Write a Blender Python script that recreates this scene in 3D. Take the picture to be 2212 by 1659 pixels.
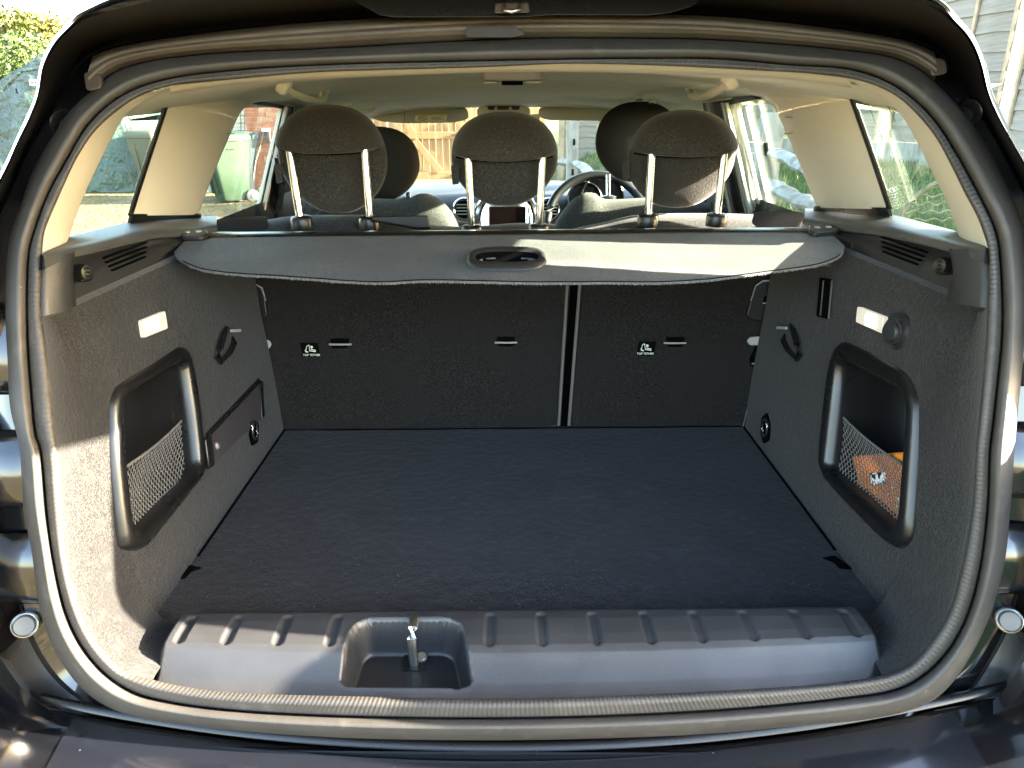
import bpy, bmesh, math, random
import numpy as np
from mathutils import Vector, Matrix, Euler, noise

for o in list(bpy.data.objects):
    bpy.data.objects.remove(o)
random.seed(7); np.random.seed(7)
sc = bpy.context.scene
COL = sc.collection

# ------------------------------------------------------------------ camera, sky, sun, exposure
CZ = 1.40                                   # eye height above the gravel
PW_, PH_, FPX = 2212.0, 1659.0, 1600.0      # picture plane used for measuring
PITCH, YAW, ROLL = math.atan(598 / 1600.0), 0.0061, -0.0061
CAMROT = (Matrix.Rotation(-YAW, 3, 'Z') @ Matrix.Rotation(math.pi / 2 - PITCH, 3, 'X') @ Matrix.Rotation(ROLL, 3, 'Z'))
cd = bpy.data.cameras.new('camera'); cam = bpy.data.objects.new('camera', cd); COL.objects.link(cam)
cam.matrix_world = Matrix.Translation((0, 0, CZ)) @ CAMROT.to_4x4()
cd.sensor_width = 36.0; cd.lens = 36.0 * FPX / PW_; cd.clip_start = 0.02; cd.clip_end = 2000
sc.camera = cam

SUN_TO = Vector((1.0, -0.06, 0.34)).normalized()      # towards the sun: from the right of the car, fairly low
wd = bpy.data.worlds.new('World'); sc.world = wd; wd.use_nodes = True
nt = wd.node_tree
sky = nt.nodes.new('ShaderNodeTexSky'); sky.sky_type = 'NISHITA'; sky.sun_disc = False
sky.sun_elevation = math.asin(SUN_TO.z); sky.sun_rotation = math.atan2(SUN_TO.x, SUN_TO.y)
sky.air_density = 1.0; sky.dust_density = 1.5; sky.ozone_density = 1.0
bg = nt.nodes['Background']; bg.inputs['Strength'].default_value = 0.13
nt.links.new(sky.outputs[0], bg.inputs['Color'])
sd = bpy.data.lights.new('sun', 'SUN'); sun = bpy.data.objects.new('sun', sd); COL.objects.link(sun)
sd.energy = 5.0; sd.angle = math.radians(0.5); sd.color = (1.0, 0.93, 0.80)
sun.rotation_euler = (-SUN_TO).to_track_quat('-Z', 'Y').to_euler(); sun.location = (6, 0, 6)
sc.view_settings.view_transform = 'Standard'; sc.view_settings.look = 'None'
sc.view_settings.gamma = 1.0; sc.view_settings.use_curve_mapping = False
sc.view_settings.exposure = 4.22
sc.view_settings.use_white_balance = True; sc.view_settings.white_balance_temperature = 7000; sc.view_settings.white_balance_tint = 10
sc.render.engine = 'CYCLES'
sc.cycles.use_denoising = True
sc.cycles.max_bounces = 10; sc.cycles.diffuse_bounces = 5; sc.cycles.glossy_bounces = 4
sc.cycles.transparent_max_bounces = 16; sc.cycles.sample_clamp_indirect = 6.0
sc.cycles.caustics_reflective = False; sc.cycles.caustics_refractive = False

# ------------------------------------------------------------------ measuring
def ray(x, y):
    return CAMROT @ Vector(((x - PW_ / 2) / FPX, (PH_ / 2 - y) / FPX, -1.0))
def P(x, y, X=None, Y=None, Z=None, T=None):
    """the place in the world seen at picture position x, y that lies at the given X, Y, Z (height over ground) or depth"""
    d = ray(x, y)
    t = T if T is not None else (X / d.x if X is not None else (Y / d.y if Y is not None else (Z - CZ) / d.z))
    p = d * t; p.z += CZ
    return p
def v(x, y, zr):
    return Vector((x, y, zr + CZ))

# ------------------------------------------------------------------ materials
MATS = {}
def lin(c):
    return (c[0], c[1], c[2], 1.0)
def M(name, col, rough=0.6, metal=0.0, var=None, bump=None, coat=0.0, spec=0.5, sheen=0.0, emit=None, rvar=None, stretch=None, speck=None, coat_rough=0.05):
    """var=(colour, scale, lo, hi) noise mix; bump=[(scale, strength, kind)...]; speck=(colour, scale, threshold)"""
    m = bpy.data.materials.new(name); m.use_nodes = True
    n = m.node_tree.nodes; l = m.node_tree.links; b = n['Principled BSDF']
    b.inputs['Base Color'].default_value = lin(col); b.inputs['Roughness'].default_value = rough
    b.inputs['Metallic'].default_value = metal; b.inputs['Coat Weight'].default_value = coat
    b.inputs['Coat Roughness'].default_value = coat_rough
    b.inputs['Specular IOR Level'].default_value = spec; b.inputs['Sheen Weight'].default_value = sheen
    tc = n.new('ShaderNodeTexCoord'); src = tc.outputs['Object']
    if stretch:
        mp = n.new('ShaderNodeMapping'); mp.inputs['Scale'].default_value = stretch
        l.new(src, mp.inputs['Vector']); src = mp.outputs['Vector']
    cur = None
    def noise_fac(scale, lo, hi, detail=4):
        t = n.new('ShaderNodeTexNoise'); t.inputs['Scale'].default_value = scale; t.inputs['Detail'].default_value = detail
        l.new(src, t.inputs['Vector'])
        r = n.new('ShaderNodeMapRange'); r.inputs[1].default_value = lo; r.inputs[2].default_value = hi
        l.new(t.outputs['Fac'], r.inputs[0]); return r.outputs[0]
    def mix(fac, a, c2):
        x = n.new('ShaderNodeMix'); x.data_type = 'RGBA'
        l.new(fac, x.inputs['Factor'])
        if isinstance(a, tuple): x.inputs['A'].default_value = lin(a)
        else: l.new(a, x.inputs['A'])
        x.inputs['B'].default_value = lin(c2); return x.outputs['Result']
    cur = col
    if var:
        vs = var if isinstance(var, list) else [var]
        for (c2, s, lo, hi) in vs:
            cur = mix(noise_fac(s, lo, hi), cur, c2)
    if speck:
        c2, s, th = speck
        cur = mix(noise_fac(s, th, th + 0.04, 2), cur, c2)
    if not isinstance(cur, tuple): l.new(cur, b.inputs['Base Color'])
    if rvar:
        s, lo, hi = rvar
        t = n.new('ShaderNodeTexNoise'); t.inputs['Scale'].default_value = s; t.inputs['Detail'].default_value = 5
        l.new(src, t.inputs['Vector'])
        r = n.new('ShaderNodeMapRange'); r.inputs[1].default_value = 0.3; r.inputs[2].default_value = 0.7
        r.inputs[3].default_value = lo; r.inputs[4].default_value = hi
        l.new(t.outputs['Fac'], r.inputs[0]); l.new(r.outputs[0], b.inputs['Roughness'])
    if bump:
        prev = None
        for (s, st, kind) in bump:
            if kind == 'noise':
                t = n.new('ShaderNodeTexNoise'); t.inputs['Scale'].default_value = s; t.inputs['Detail'].default_value = 3; out = t.outputs['Fac']
            elif kind == 'voronoi':
                t = n.new('ShaderNodeTexVoronoi'); t.inputs['Scale'].default_value = s; out = t.outputs['Distance']
            else:
                t = n.new('ShaderNodeTexWave'); t.inputs['Scale'].default_value = s; t.bands_direction = kind; out = t.outputs['Fac']
            l.new(src, t.inputs['Vector'])
            bp = n.new('ShaderNodeBump'); bp.inputs['Strength'].default_value = st; bp.inputs['Distance'].default_value = 0.4 / s
            l.new(out, bp.inputs['Height'])
            if prev: l.new(prev, bp.inputs['Normal'])
            prev = bp.outputs['Normal']
        l.new(prev, b.inputs['Normal'])
    if emit:
        b.inputs['Emission Color'].default_value = lin(emit[0]); b.inputs['Emission Strength'].default_value = emit[1]
    MATS[name] = m
    return m

def glass_mat(name, tint, refl=0.06):
    m = bpy.data.materials.new(name); m.use_nodes = True
    n = m.node_tree.nodes; l = m.node_tree.links; n.remove(n['Principled BSDF'])
    tr = n.new('ShaderNodeBsdfTransparent'); tr.inputs[0].default_value = lin(tint)
    gl = n.new('ShaderNodeBsdfGlossy'); gl.inputs['Roughness'].default_value = 0.02
    lw = n.new('ShaderNodeLayerWeight'); lw.inputs['Blend'].default_value = 0.5
    pw = n.new('ShaderNodeMath'); pw.operation = 'POWER'; l.new(lw.outputs['Facing'], pw.inputs[0]); pw.inputs[1].default_value = 5.0
    fr = n.new('ShaderNodeMath'); fr.operation = 'MULTIPLY_ADD'; l.new(pw.outputs[0], fr.inputs[0]); fr.inputs[1].default_value = 0.55; fr.inputs[2].default_value = 0.02
    mx = n.new('ShaderNodeMixShader'); l.new(fr.outputs[0], mx.inputs[0]); l.new(tr.outputs[0], mx.inputs[1]); l.new(gl.outputs[0], mx.inputs[2])
    l.new(mx.outputs[0], n['Material Output'].inputs[0]); MATS[name] = m; return m

# ------------------------------------------------------------------ mesh helpers
LOCALS = set()
def link(o, parent):
    COL.objects.link(o)
    if parent is not None:
        o.parent = parent
        if parent.type == 'EMPTY' and parent.name not in LOCALS:
            o.matrix_parent_inverse = Matrix.Translation(-parent.location)
    return o
def mk(name, verts, faces, mat, parent=None, smooth=True, bevel=0.0, seg=2, solid=0.0, sub=0, angle=None, recalc=True, offset=-1.0):
    me = bpy.data.meshes.new(name); me.from_pydata([tuple(p) for p in verts], [], faces)
    if recalc:
        bm = bmesh.new(); bm.from_mesh(me); bmesh.ops.remove_doubles(bm, verts=bm.verts, dist=1e-6)
        bmesh.ops.recalc_face_normals(bm, faces=bm.faces); bm.to_mesh(me); bm.free()
    me.materials.append(MATS[mat] if isinstance(mat, str) else mat)
    if smooth:
        me.polygons.foreach_set('use_smooth', [True] * len(me.polygons))
        if angle is not None: me.set_sharp_from_angle(angle=math.radians(angle))
    o = link(bpy.data.objects.new(name, me), parent)
    if solid:
        md = o.modifiers.new('solid', 'SOLIDIFY'); md.thickness = solid; md.offset = offset
    if bevel:
        md = o.modifiers.new('bevel', 'BEVEL'); md.width = bevel; md.segments = seg; md.limit_method = 'ANGLE'; md.angle_limit = math.radians(35)
        md.harden_normals = False
    if sub:
        md = o.modifiers.new('sub', 'SUBSURF'); md.levels = sub; md.render_levels = sub
    return o
def grid_faces(nr, nc, close_c=False, close_r=False, base=0):
    f = []
    for i in range(nr if close_r else nr - 1):
        for j in range(nc if close_c else nc - 1):
            a = i * nc + j; b = i * nc + (j + 1) % nc; i2 = (i + 1) % nr
            f.append((base + a, base + b, base + i2 * nc + (j + 1) % nc, base + i2 * nc + j))
    return f
def loft(name, rows, mat, parent=None, close=False, cap=False, uv=False, **k):
    nr, nc = len(rows), len(rows[0]); V = [p for r in rows for p in r]
    F = grid_faces(nr, nc, close)
    if cap:
        F.append(tuple(range(nc))); F.append(tuple((nr - 1) * nc + j for j in range(nc)))
    if uv: k['recalc'] = False
    o = mk(name, V, F, mat, parent, **k)
    if uv:                                                     # u = length along the row in metres, v = across
        me = o.data; L = me.uv_layers.new(name='UVMap')
        cu = [0.0]; mid = rows[nr // 2]
        for j in range(1, nc + 1): cu.append(cu[-1] + (Vector(mid[j % nc]) - Vector(mid[j - 1])).length)
        for p in me.polygons:
            js = [vi % nc for vi in p.vertices]; wrap = (max(js) - min(js)) > 1
            for li, vi in zip(p.loop_indices, p.vertices):
                j = vi % nc; jj = nc if (wrap and j == 0) else j
                L.data[li].uv = (cu[jj], (vi // nc) / (nr - 1.0))
    return o
def slab(name, pts, n, th, mat, parent=None, bevel=0.0, back=0.0, seg=2, **k):
    """flat polygon given a real thickness th along n (and back the other way)"""
    n = Vector(n).normalized(); a = [Vector(p) - n * back for p in pts]; b = [Vector(p) + n * th for p in pts]
    N = len(pts); V = a + b
    F = [tuple(range(N))[::-1], tuple(range(N, 2 * N))] + [(i, (i + 1) % N, N + (i + 1) % N, N + i) for i in range(N)]
    return mk(name, V, F, mat, parent, bevel=bevel, seg=seg, angle=40, **k)
def box(name, c, s, mat, parent=None, bevel=0.0, rot=None, seg=2, **k):
    c = Vector(c); hx, hy, hz = s[0] / 2, s[1] / 2, s[2] / 2
    V = [Vector((x, y, z)) for x in (-hx, hx) for y in (-hy, hy) for z in (-hz, hz)]
    if rot is not None:
        R = Euler(rot).to_matrix(); V = [R @ p for p in V]
    V = [p + c for p in V]
    F = [(0, 1, 3, 2), (4, 6, 7, 5), (0, 4, 5, 1), (2, 3, 7, 6), (0, 2, 6, 4), (1, 5, 7, 3)]
    return mk(name, V, F, mat, parent, bevel=bevel, seg=seg, angle=40, **k)
def tube_geo(path, r, n=8, closed=False, flat=1.0, up=None):
    path = [Vector(p) for p in path]; N = len(path); V = []; F = []
    for i, p in enumerate(path):
        a = path[i - 1] if (i > 0 or closed) else p; b = path[(i + 1) % N] if (i < N - 1 or closed) else p
        t = (b - a).normalized(); u = Vector(up) if up is not None else (Vector((0, 0, 1)) if abs(t.z) < 0.9 else Vector((0, 1, 0)))
        s = t.cross(u).normalized(); w = s.cross(t).normalized(); rr = r[i] if isinstance(r, (list, tuple)) else r
        for k in range(n):
            an = 2 * math.pi * k / n
            V.append(p + s * math.cos(an) * rr + w * math.sin(an) * rr * flat)
    F = grid_faces(N, n, True, closed)
    if not closed:
        F.append(tuple(range(n))); F.append(tuple((N - 1) * n + j for j in range(n)))
    return V, F
def tube(name, path, r, mat, parent=None, n=10, closed=False, flat=1.0, up=None, **k):
    V, F = tube_geo(path, r, n, closed, flat, up); return mk(name, V, F, mat, parent, angle=50, **k)
def disc_ring(name, c, axis, prof, mat, parent=None, n=28, **k):
    """solid of revolution: prof = [(radius, height along axis)]"""
    axis = Vector(axis).normalized(); s = axis.orthogonal().normalized(); w = axis.cross(s); c = Vector(c)
    rows = [[c + axis * h + (s * math.cos(2 * math.pi * i / n) + w * math.sin(2 * math.pi * i / n)) * r for i in range(n)] for r, h in prof]
    return loft(name, rows, mat, parent, close=True, cap=True, angle=40, **k)
def catmull(pts, n, closed=False):
    pts = [Vector(p) for p in pts]; N = len(pts); L = [0.0]; m = N if closed else N - 1
    for i in range(m): L.append(L[-1] + (pts[(i + 1) % N] - pts[i]).length)
    out = []
    cnt = n if closed else n - 1
    for k in range(n):
        s = L[-1] * k / cnt
        i = 0
        while i < m - 1 and L[i + 1] < s: i += 1
        u = (s - L[i]) / max(1e-9, L[i + 1] - L[i])
        g = (lambda q: pts[q % N]) if closed else (lambda q: pts[min(max(q, 0), N - 1)])
        p0, p1, p2, p3 = g(i - 1), g(i), g(i + 1), g(i + 2)
        out.append(0.5 * ((2 * p1) + (p2 - p0) * u + (2 * p0 - 5 * p1 + 4 * p2 - p3) * u * u + (3 * p1 - p0 - 3 * p2 + p3) * u ** 3))
    return out
def resample(pts, n, closed=False):
    pts = [Vector(p) for p in pts]; q = pts + [pts[0]] if closed else pts
    L = [0.0]
    for i in range(1, len(q)): L.append(L[-1] + (q[i] - q[i - 1]).length)
    out = []; cnt = n if closed else n - 1; i = 0
    for k in range(n):
        s = L[-1] * k / cnt
        while i < len(q) - 2 and L[i + 1] < s: i += 1
        u = (s - L[i]) / max(1e-9, L[i + 1] - L[i]); out.append(q[i].lerp(q[i + 1], min(1, u)))
    return out
def rounded(pts, r, n=6):
    """polygon (3D, planar) with rounded corners"""
    pts = [Vector(p) for p in pts]; N = len(pts); out = []
    for i, p in enumerate(pts):
        a = (pts[i - 1] - p); b = (pts[(i + 1) % N] - p)
        rr = min(r, a.length * 0.48, b.length * 0.48); s = p + a.normalized() * rr; e = p + b.normalized() * rr
        for k in range(n + 1):
            u = k / n; out.append((1 - u) ** 2 * s + 2 * u * (1 - u) * p + u * u * e)
    return out
def empty(name, loc=(0, 0, 0), label=None, cat=None, group=None, kind=None):
    o = bpy.data.objects.new(name, None); COL.objects.link(o); o.location = loc
    return tag(o, label, cat, group, kind)
def tag(o, label=None, cat=None, group=None, kind=None):
    if label: o['label'] = label
    if cat: o['category'] = cat
    if group: o['group'] = group
    if kind: o['kind'] = kind
    return o
def sstep(a, b, x):
    u = min(1, max(0, (x - a) / (b - a))); return u * u * (3 - 2 * u)
def interp(x, xs, ys):
    return float(np.interp(x, xs, ys))

# ------------------------------------------------------------------ material library
M('carpet', (0.0100, 0.0096, 0.0096), 0.95, var=[((0.0370, 0.0345, 0.0325), 430, 0.44, 0.62), ((0.0170, 0.0162, 0.0160), 8, 0.45, 0.7), ((0.028, 0.0262, 0.0245), 60, 0.56, 0.72)], bump=[(460, 1.0, 'noise'), (140, 0.35, 'noise')], spec=0.12, sheen=0.15)
M('floor_carpet', (0.0048, 0.0050, 0.0066), 0.95, var=[((0.0225, 0.0226, 0.0265), 360, 0.45, 0.64), ((0.0135, 0.0138, 0.0170), 4.5, 0.44, 0.68), ((0.0070, 0.0072, 0.0092), 13, 0.50, 0.72), ((0.0205, 0.0206, 0.0240), 34, 0.58, 0.74)], bump=[(380, 1.0, 'noise'), (60, 0.35, 'noise')], spec=0.08, sheen=0.12)
M('seat_carpet', (0.0105, 0.0096, 0.0090), 0.95, var=[((0.0270, 0.0245, 0.0228), 330, 0.44, 0.66), ((0.0160, 0.0146, 0.0136), 6, 0.45, 0.7)], bump=[(380, 0.8, 'noise')], spec=0.10, sheen=0.12)
M('plastic', (0.0163, 0.0163, 0.0181), 0.40, bump=[(520, 0.25, 'voronoi')], rvar=(9, 0.34, 0.50))
M('smooth_plastic', (0.008, 0.008, 0.0085), 0.28, rvar=(14, 0.24, 0.36))
M('deep_plastic', (0.0045, 0.0045, 0.005), 0.4)
M('sill_plastic', (0.034, 0.034, 0.036), 0.44, bump=[(640, 0.22, 'voronoi')], rvar=(12, 0.36, 0.54), spec=0.7, var=[((0.042, 0.042, 0.044), 16, 0.45, 0.65), ((0.058, 0.057, 0.056), 70, 0.66, 0.80)])
M('shelf_plastic', (0.045, 0.047, 0.048), 0.50, bump=[(460, 0.4, 'voronoi')])
M('seal_rubber', (0.040, 0.036, 0.032), 0.58, var=[((0.055, 0.049, 0.043), 11, 0.40, 0.75), ((0.075, 0.068, 0.058), 38, 0.60, 0.80)], rvar=(20, 0.50, 0.68), bump=[(160, 0.12, 'noise')], spec=0.5, speck=((0.18, 0.16, 0.14), 130, 0.76))
M('gutter_rubber', (0.060, 0.046, 0.034), 0.58, var=((0.090, 0.072, 0.053), 9, 0.40, 0.72), bump=[(60, 0.2, 'noise')], rvar=(25, 0.45, 0.65))
M('beige_trim', (0.74, 0.69, 0.58), 0.62, bump=[(600, 0.12, 'voronoi')])
M('headliner_cloth', (0.80, 0.78, 0.71), 0.92, bump=[(700, 0.25, 'noise')], var=((0.76, 0.74, 0.67), 6, 0.4, 0.7), spec=0.1)
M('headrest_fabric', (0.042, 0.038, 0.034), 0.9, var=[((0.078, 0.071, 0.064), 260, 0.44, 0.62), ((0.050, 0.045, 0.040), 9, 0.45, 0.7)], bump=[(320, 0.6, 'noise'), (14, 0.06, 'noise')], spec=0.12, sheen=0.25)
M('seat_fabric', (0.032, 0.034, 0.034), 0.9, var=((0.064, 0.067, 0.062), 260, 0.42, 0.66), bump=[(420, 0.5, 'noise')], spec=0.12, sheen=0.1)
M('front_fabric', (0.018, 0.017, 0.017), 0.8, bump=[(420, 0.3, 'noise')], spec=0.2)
M('cover_fabric', (0.112, 0.114, 0.120), 0.66, bump=[(115, 0.6, 'DIAGONAL'), (420, 0.3, 'noise')], spec=0.3, var=[((0.150, 0.151, 0.153), 9, 0.4, 0.7), ((0.090, 0.091, 0.094), 260, 0.50, 0.66)])
M('fringe', (0.20, 0.20, 0.19), 0.9)
M('chrome', (0.78, 0.78, 0.76), 0.09, metal=1.0, rvar=(40, 0.06, 0.16))
M('dull_metal', (0.52, 0.51, 0.47), 0.34, metal=1.0, bump=[(60, 0.25, 'noise')])
M('grey_plastic', (0.33, 0.32, 0.31), 0.55)
M('pale_strip', (0.50, 0.50, 0.46), 0.35)
M('piping', (0.12, 0.11, 0.10), 0.8)
M('black_gap', (0.0015, 0.0015, 0.0015), 0.9, spec=0.05)
M('paint', (0.0042, 0.0047, 0.0062), 0.14, metal=0.0, coat=1.0, spec=0.6, coat_rough=0.02, bump=[(3.5, 0.015, 'noise')], speck=((0.10, 0.10, 0.10), 160, 0.765))
M('paint_ground_sheen', (0.020, 0.018, 0.016), 0.38, var=((0.032, 0.028, 0.024), 7, 0.42, 0.7), coat=0.3, coat_rough=0.2, bump=[(40, 0.08, 'noise')])  # body paint turned lighter and brown, standing in for reflected ground
M('film', (0.010, 0.0115, 0.0165), 0.22, metal=0.3, coat=0.8, coat_rough=0.08, bump=[(5, 0.05, 'noise')], speck=((0.20, 0.20, 0.20), 120, 0.75))
M('lamp_red', (0.007, 0.005, 0.005), 0.12, coat=1.0)
M('buffer_rubber', (0.16, 0.155, 0.15), 0.5, bump=[(300, 0.2, 'noise')])
M('hook_plastic', (0.010, 0.010, 0.011), 0.16, spec=0.7)
M('velcro', (0.042, 0.038, 0.043), 0.9, bump=[(500, 0.6, 'noise')], spec=0.1)
M('lint', (0.12, 0.115, 0.11), 0.9)
M('label_black', (0.002, 0.003, 0.002), 0.9, spec=0.05)
M('label_white', (0.85, 0.88, 0.72), 0.6)
M('sticker_white', (0.72, 0.70, 0.60), 0.6)
M('sticker_yellow', (0.62, 0.50, 0.05), 0.6)
M('print_dark', (0.06, 0.06, 0.06), 0.7)
M('lens_clear', (0.35, 0.34, 0.31), 0.25, emit=((1.0, 0.94, 0.78), 0.030))
M('lamp_bulb', (0.9, 0.85, 0.7), 0.4, emit=((1.0, 0.90, 0.66), 0.55))
M('net_cord', (0.14, 0.135, 0.13), 0.8, spec=0.2)
M('orange_cloth', (0.90, 0.26, 0.05), 0.5, var=((0.70, 0.15, 0.03), 12, 0.4, 0.7))
M('orange_plain', (0.80, 0.27, 0.03), 0.5)
M('case_label', (0.7, 0.7, 0.7), 0.5, var=((0.01, 0.01, 0.01), 90, 0.48, 0.52))
M('dash', (0.0450, 0.0480, 0.0525), 0.55, bump=[(300, 0.2, 'noise')])
M('screen', (0.010, 0.006, 0.006), 0.12)
M('wheel_leather', (0.010, 0.011, 0.012), 0.35)
M('card', (0.75, 0.72, 0.62), 0.7)
glass_mat('glass', (0.93, 0.98, 0.93)); glass_mat('screen_glass', (0.95, 0.98, 0.95))

# rubber lip with its moulded cross ridges (relief only), laid along the strip
def ridged(name, src_mat):
    m = MATS[src_mat].copy(); m.name = name; n = m.node_tree.nodes; l = m.node_tree.links; b = n['Principled BSDF']
    uv = n.new('ShaderNodeUVMap'); uv.uv_map = 'UVMap'
    mp = n.new('ShaderNodeMapping'); mp.inputs['Scale'].default_value = (1.0, 0.0, 1); l.new(uv.outputs[0], mp.inputs[0])
    w = n.new('ShaderNodeTexWave'); w.inputs['Scale'].default_value = 58; w.inputs['Distortion'].default_value = 0.0
    l.new(mp.outputs[0], w.inputs['Vector'])
    bp = n.new('ShaderNodeBump'); bp.inputs['Strength'].default_value = 0.22; bp.inputs['Distance'].default_value = 0.002
    l.new(w.outputs['Fac'], bp.inputs['Height']); l.new(bp.outputs[0], b.inputs['Normal'])
    MATS[name] = m
ridged('seal_ridged', 'seal_rubber')

# ================================================================== THE CAR
car = empty('car', (0.013, 1.9, 0.0), 'black car seen from behind with its tailgate open, boot and seats in view', 'car')

# ---- surface of the tailgate opening: how far forward it lies at a given height and width
FZ = [-0.80, -0.69, -0.60, -0.50, -0.35, -0.20, -0.10, 0.00, 0.05, 0.10, 0.20, 0.4]
FY = [0.65, 0.655, 0.66, 0.67, 0.695, 0.735, 0.785, 0.86, 0.90, 0.94, 1.00, 1.1]
def F(x, zr):
    return interp(zr, FZ, FY) + 0.15 * (x - 0.013) ** 2
def PF(x, y, off=0.0):
    d = ray(x, y); lo, hi = 0.2, 2.5
    for _ in range(36):
        t = 0.5 * (lo + hi)
        o = off(d.z * t) if callable(off) else off
        if d.y * t - F(d.x * t, d.z * t) - o > 0: hi = t
        else: lo = t
    p = d * t; p.z += CZ; return p
CX0, CY0, NL = 1106.0, 760.0, 420
TH = [2 * math.pi * k / NL for k in range(NL)]
def polar(pts):
    """closed outline measured in the picture -> NL points in even angle steps"""
    pts = [np.array(p, float) for p in sorted(pts, key=lambda p: math.atan2(p[1] - CY0, p[0] - CX0) % (2 * math.pi))]; N = len(pts); D = []
    for i in range(N):                          # centripetal spline through the measured points
        p0, p1, p2, p3 = (pts[(i + k) % N] for k in (-1, 0, 1, 2))
        t1 = np.linalg.norm(p1 - p0) ** .5; t2 = t1 + np.linalg.norm(p2 - p1) ** .5; t3 = t2 + np.linalg.norm(p3 - p2) ** .5
        for u in np.linspace(0, 1, 16, endpoint=False):
            t = t1 + (t2 - t1) * u
            a1 = (t1 - t) / t1 * p0 + t / t1 * p1; a2 = (t2 - t) / (t2 - t1) * p1 + (t - t1) / (t2 - t1) * p2; a3 = (t3 - t) / (t3 - t2) * p2 + (t - t2) / (t3 - t2) * p3
            b1 = (t2 - t) / t2 * a1 + t / t2 * a2; b2 = (t3 - t) / (t3 - t1) * a2 + (t - t1) / (t3 - t1) * a3
            D.append((t2 - t) / (t2 - t1) * b1 + (t - t1) / (t2 - t1) * b2)
    D = np.array(D); th = np.arctan2(D[:, 1] - CY0, D[:, 0] - CX0) % (2 * math.pi); o = np.argsort(th); th = th[o]; D = D[o]
    th = np.concatenate([th - 2 * math.pi, th, th + 2 * math.pi]); xx = np.tile(D[:, 0], 3); yy = np.tile(D[:, 1], 3)
    return list(zip(np.interp(TH, th, xx).tolist(), np.interp(TH, th, yy).tolist()))
A_ = [(1106,1509),(800,1505),(450,1491),(312,1464),(270,1451),(233,1418),(196,1368),(167,1301),(146,1218),(133,1093),(125,968),(117,912),(103,772),(89,682),(88,610),(91,550),(97,500),(125,431),(162,350),(200,290),(244,247),(300,209),(375,184),(500,172),(691,156),(1023,146),(1219,138),(1394,141),(1555,148),(1646,153),(1739,158),(1833,169),(1896,187),(1942,212),(1983,250),(2021,297),(2052,353),(2083,416),(2111,469),(2127,512),(2132,531),(2135,600),(2133,663),(2127,772),(2114,912),(2108,968),(2100,1093),(2079,1218),(2050,1322),(2012,1384),(1971,1430),(1925,1453),(1806,1474),(1456,1497)]
B_ = [(1106,1551),(680,1545),(458,1530),(354,1514),(292,1497),(233,1460),(183,1405),(146,1334),(121,1239),(104,1134),(87,968),(78,944),(67,835),(61,756),(59,632),(64,538),(75,500),(103,422),(141,353),(187,275),(237,225),(297,191),(375,169),(500,153),(691,141),(1106,131),(1394,127),(1555,128),(1708,141),(1833,150),(1911,175),(1974,216),(2021,265),(2068,338),(2114,422),(2145,487),(2155,522),(2164,632),(2164,725),(2155,819),(2145,912),(2138,968),(2133,1093),(2117,1226),(2092,1322),(2054,1397),(1999,1455),(1937,1489),(1813,1509),(1521,1536)]
C_ = [(1106,1599),(680,1591),(375,1563),(250,1535),(187,1497),(146,1451),(108,1384),(83,1301),(69,1197),(50,1093),(42,968),(22,881),(16,772),(12,694),(14,569),(23,506),(47,437),(75,359),(122,281),(150,240),(200,194),(250,156),(313,135),(437,118),(691,106),(1106,85),(1414,84),(1521,86),(1708,98),(1833,110),(1927,125),(1989,153),(2036,194),(2083,244),(2130,313),(2170,391),(2210,484),(2216,560),(2217,650),(2212,760),(2200,878),(2192,968),(2183,1093),(2170,1217),(2141,1322),(2104,1405),(2045,1489),(1999,1522),(1896,1551),(1687,1572),(1521,1586)]
D_ = [(1106,1608),(680,1600),(375,1574),(250,1548),(187,1512),(130,1465),(85,1400),(55,1320),(25,1200),(0,1093),(-15,968),(-25,881),(-35,772),(-40,694),(-30,569),(-5,480),(25,412),(70,312),(107,255),(140,205),(165,160),(184,134),(219,112),(312,91),(469,69),(691,47),(1106,27),(1521,34),(1677,47),(1833,66),(1927,81),(1989,97),(2030,122),(2065,165),(2085,200),(2110,237),(2147,299),(2183,365),(2212,423),(2240,490),(2255,600),(2258,700),(2252,772),(2242,881),(2230,968),(2222,1093),(2205,1217),(2175,1335),(2135,1420),(2075,1505),(2010,1540),(1896,1562),(1687,1582),(1521,1596)]
E_ = [(1106,1622),(680,1613),(375,1590),(220,1565),(130,1545),(60,1500),(0,1420),(-60,1320),(-100,1200),(-120,1000),(-120,800),(-100,650),(-60,540),(-20,460),(15,400),(50,312),(77,265),(92,215),(107,150),(120,125),(150,85),(200,54),(250,45),(375,22),(470,8),(691,-12),(1106,-30),(1521,-22),(1700,-8),(1834,6),(1958,22),(2020,45),(2060,75),(2085,110),(2100,150),(2112,190),(2125,228),(2140,260),(2161,292),(2190,338),(2212,376),(2260,470),(2310,600),(2340,800),(2340,1000),(2320,1200),(2280,1330),(2212,1430),(2150,1510),(2080,1545),(1980,1570),(1896,1578),(1687,1597),(1521,1611)]
S_ = [(1106,1650),(680,1640),(375,1625),(200,1610),(80,1580),(-20,1520),(-120,1400),(-200,1200),(-230,1000),(-230,800),(-190,650),(-110,520),(-50,445),(0,370),(37,292),(62,237),(73,212),(80,180),(82,155),(95,115),(112,85),(135,60),(160,33),(190,17),(240,-5),(375,-40),(691,-90),(1106,-110),(1521,-95),(1834,-60),(1960,-25),(2036,0),(2071,37),(2108,81),(2130,134),(2143,194),(2161,238),(2212,338),(2290,460),(2380,600),(2440,800),(2450,1000),(2420,1200),(2350,1400),(2240,1530),(2100,1590),(1896,1615),(1521,1645)]
LA, LB, LC, LD, LE, LS = map(polar, (A_, B_, C_, D_, E_, S_))
def mixl(a, b, f): return [(p[0] * (1 - f) + q[0] * f, p[1] * (1 - f) + q[1] * f) for p, q in zip(a, b)]
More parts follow.
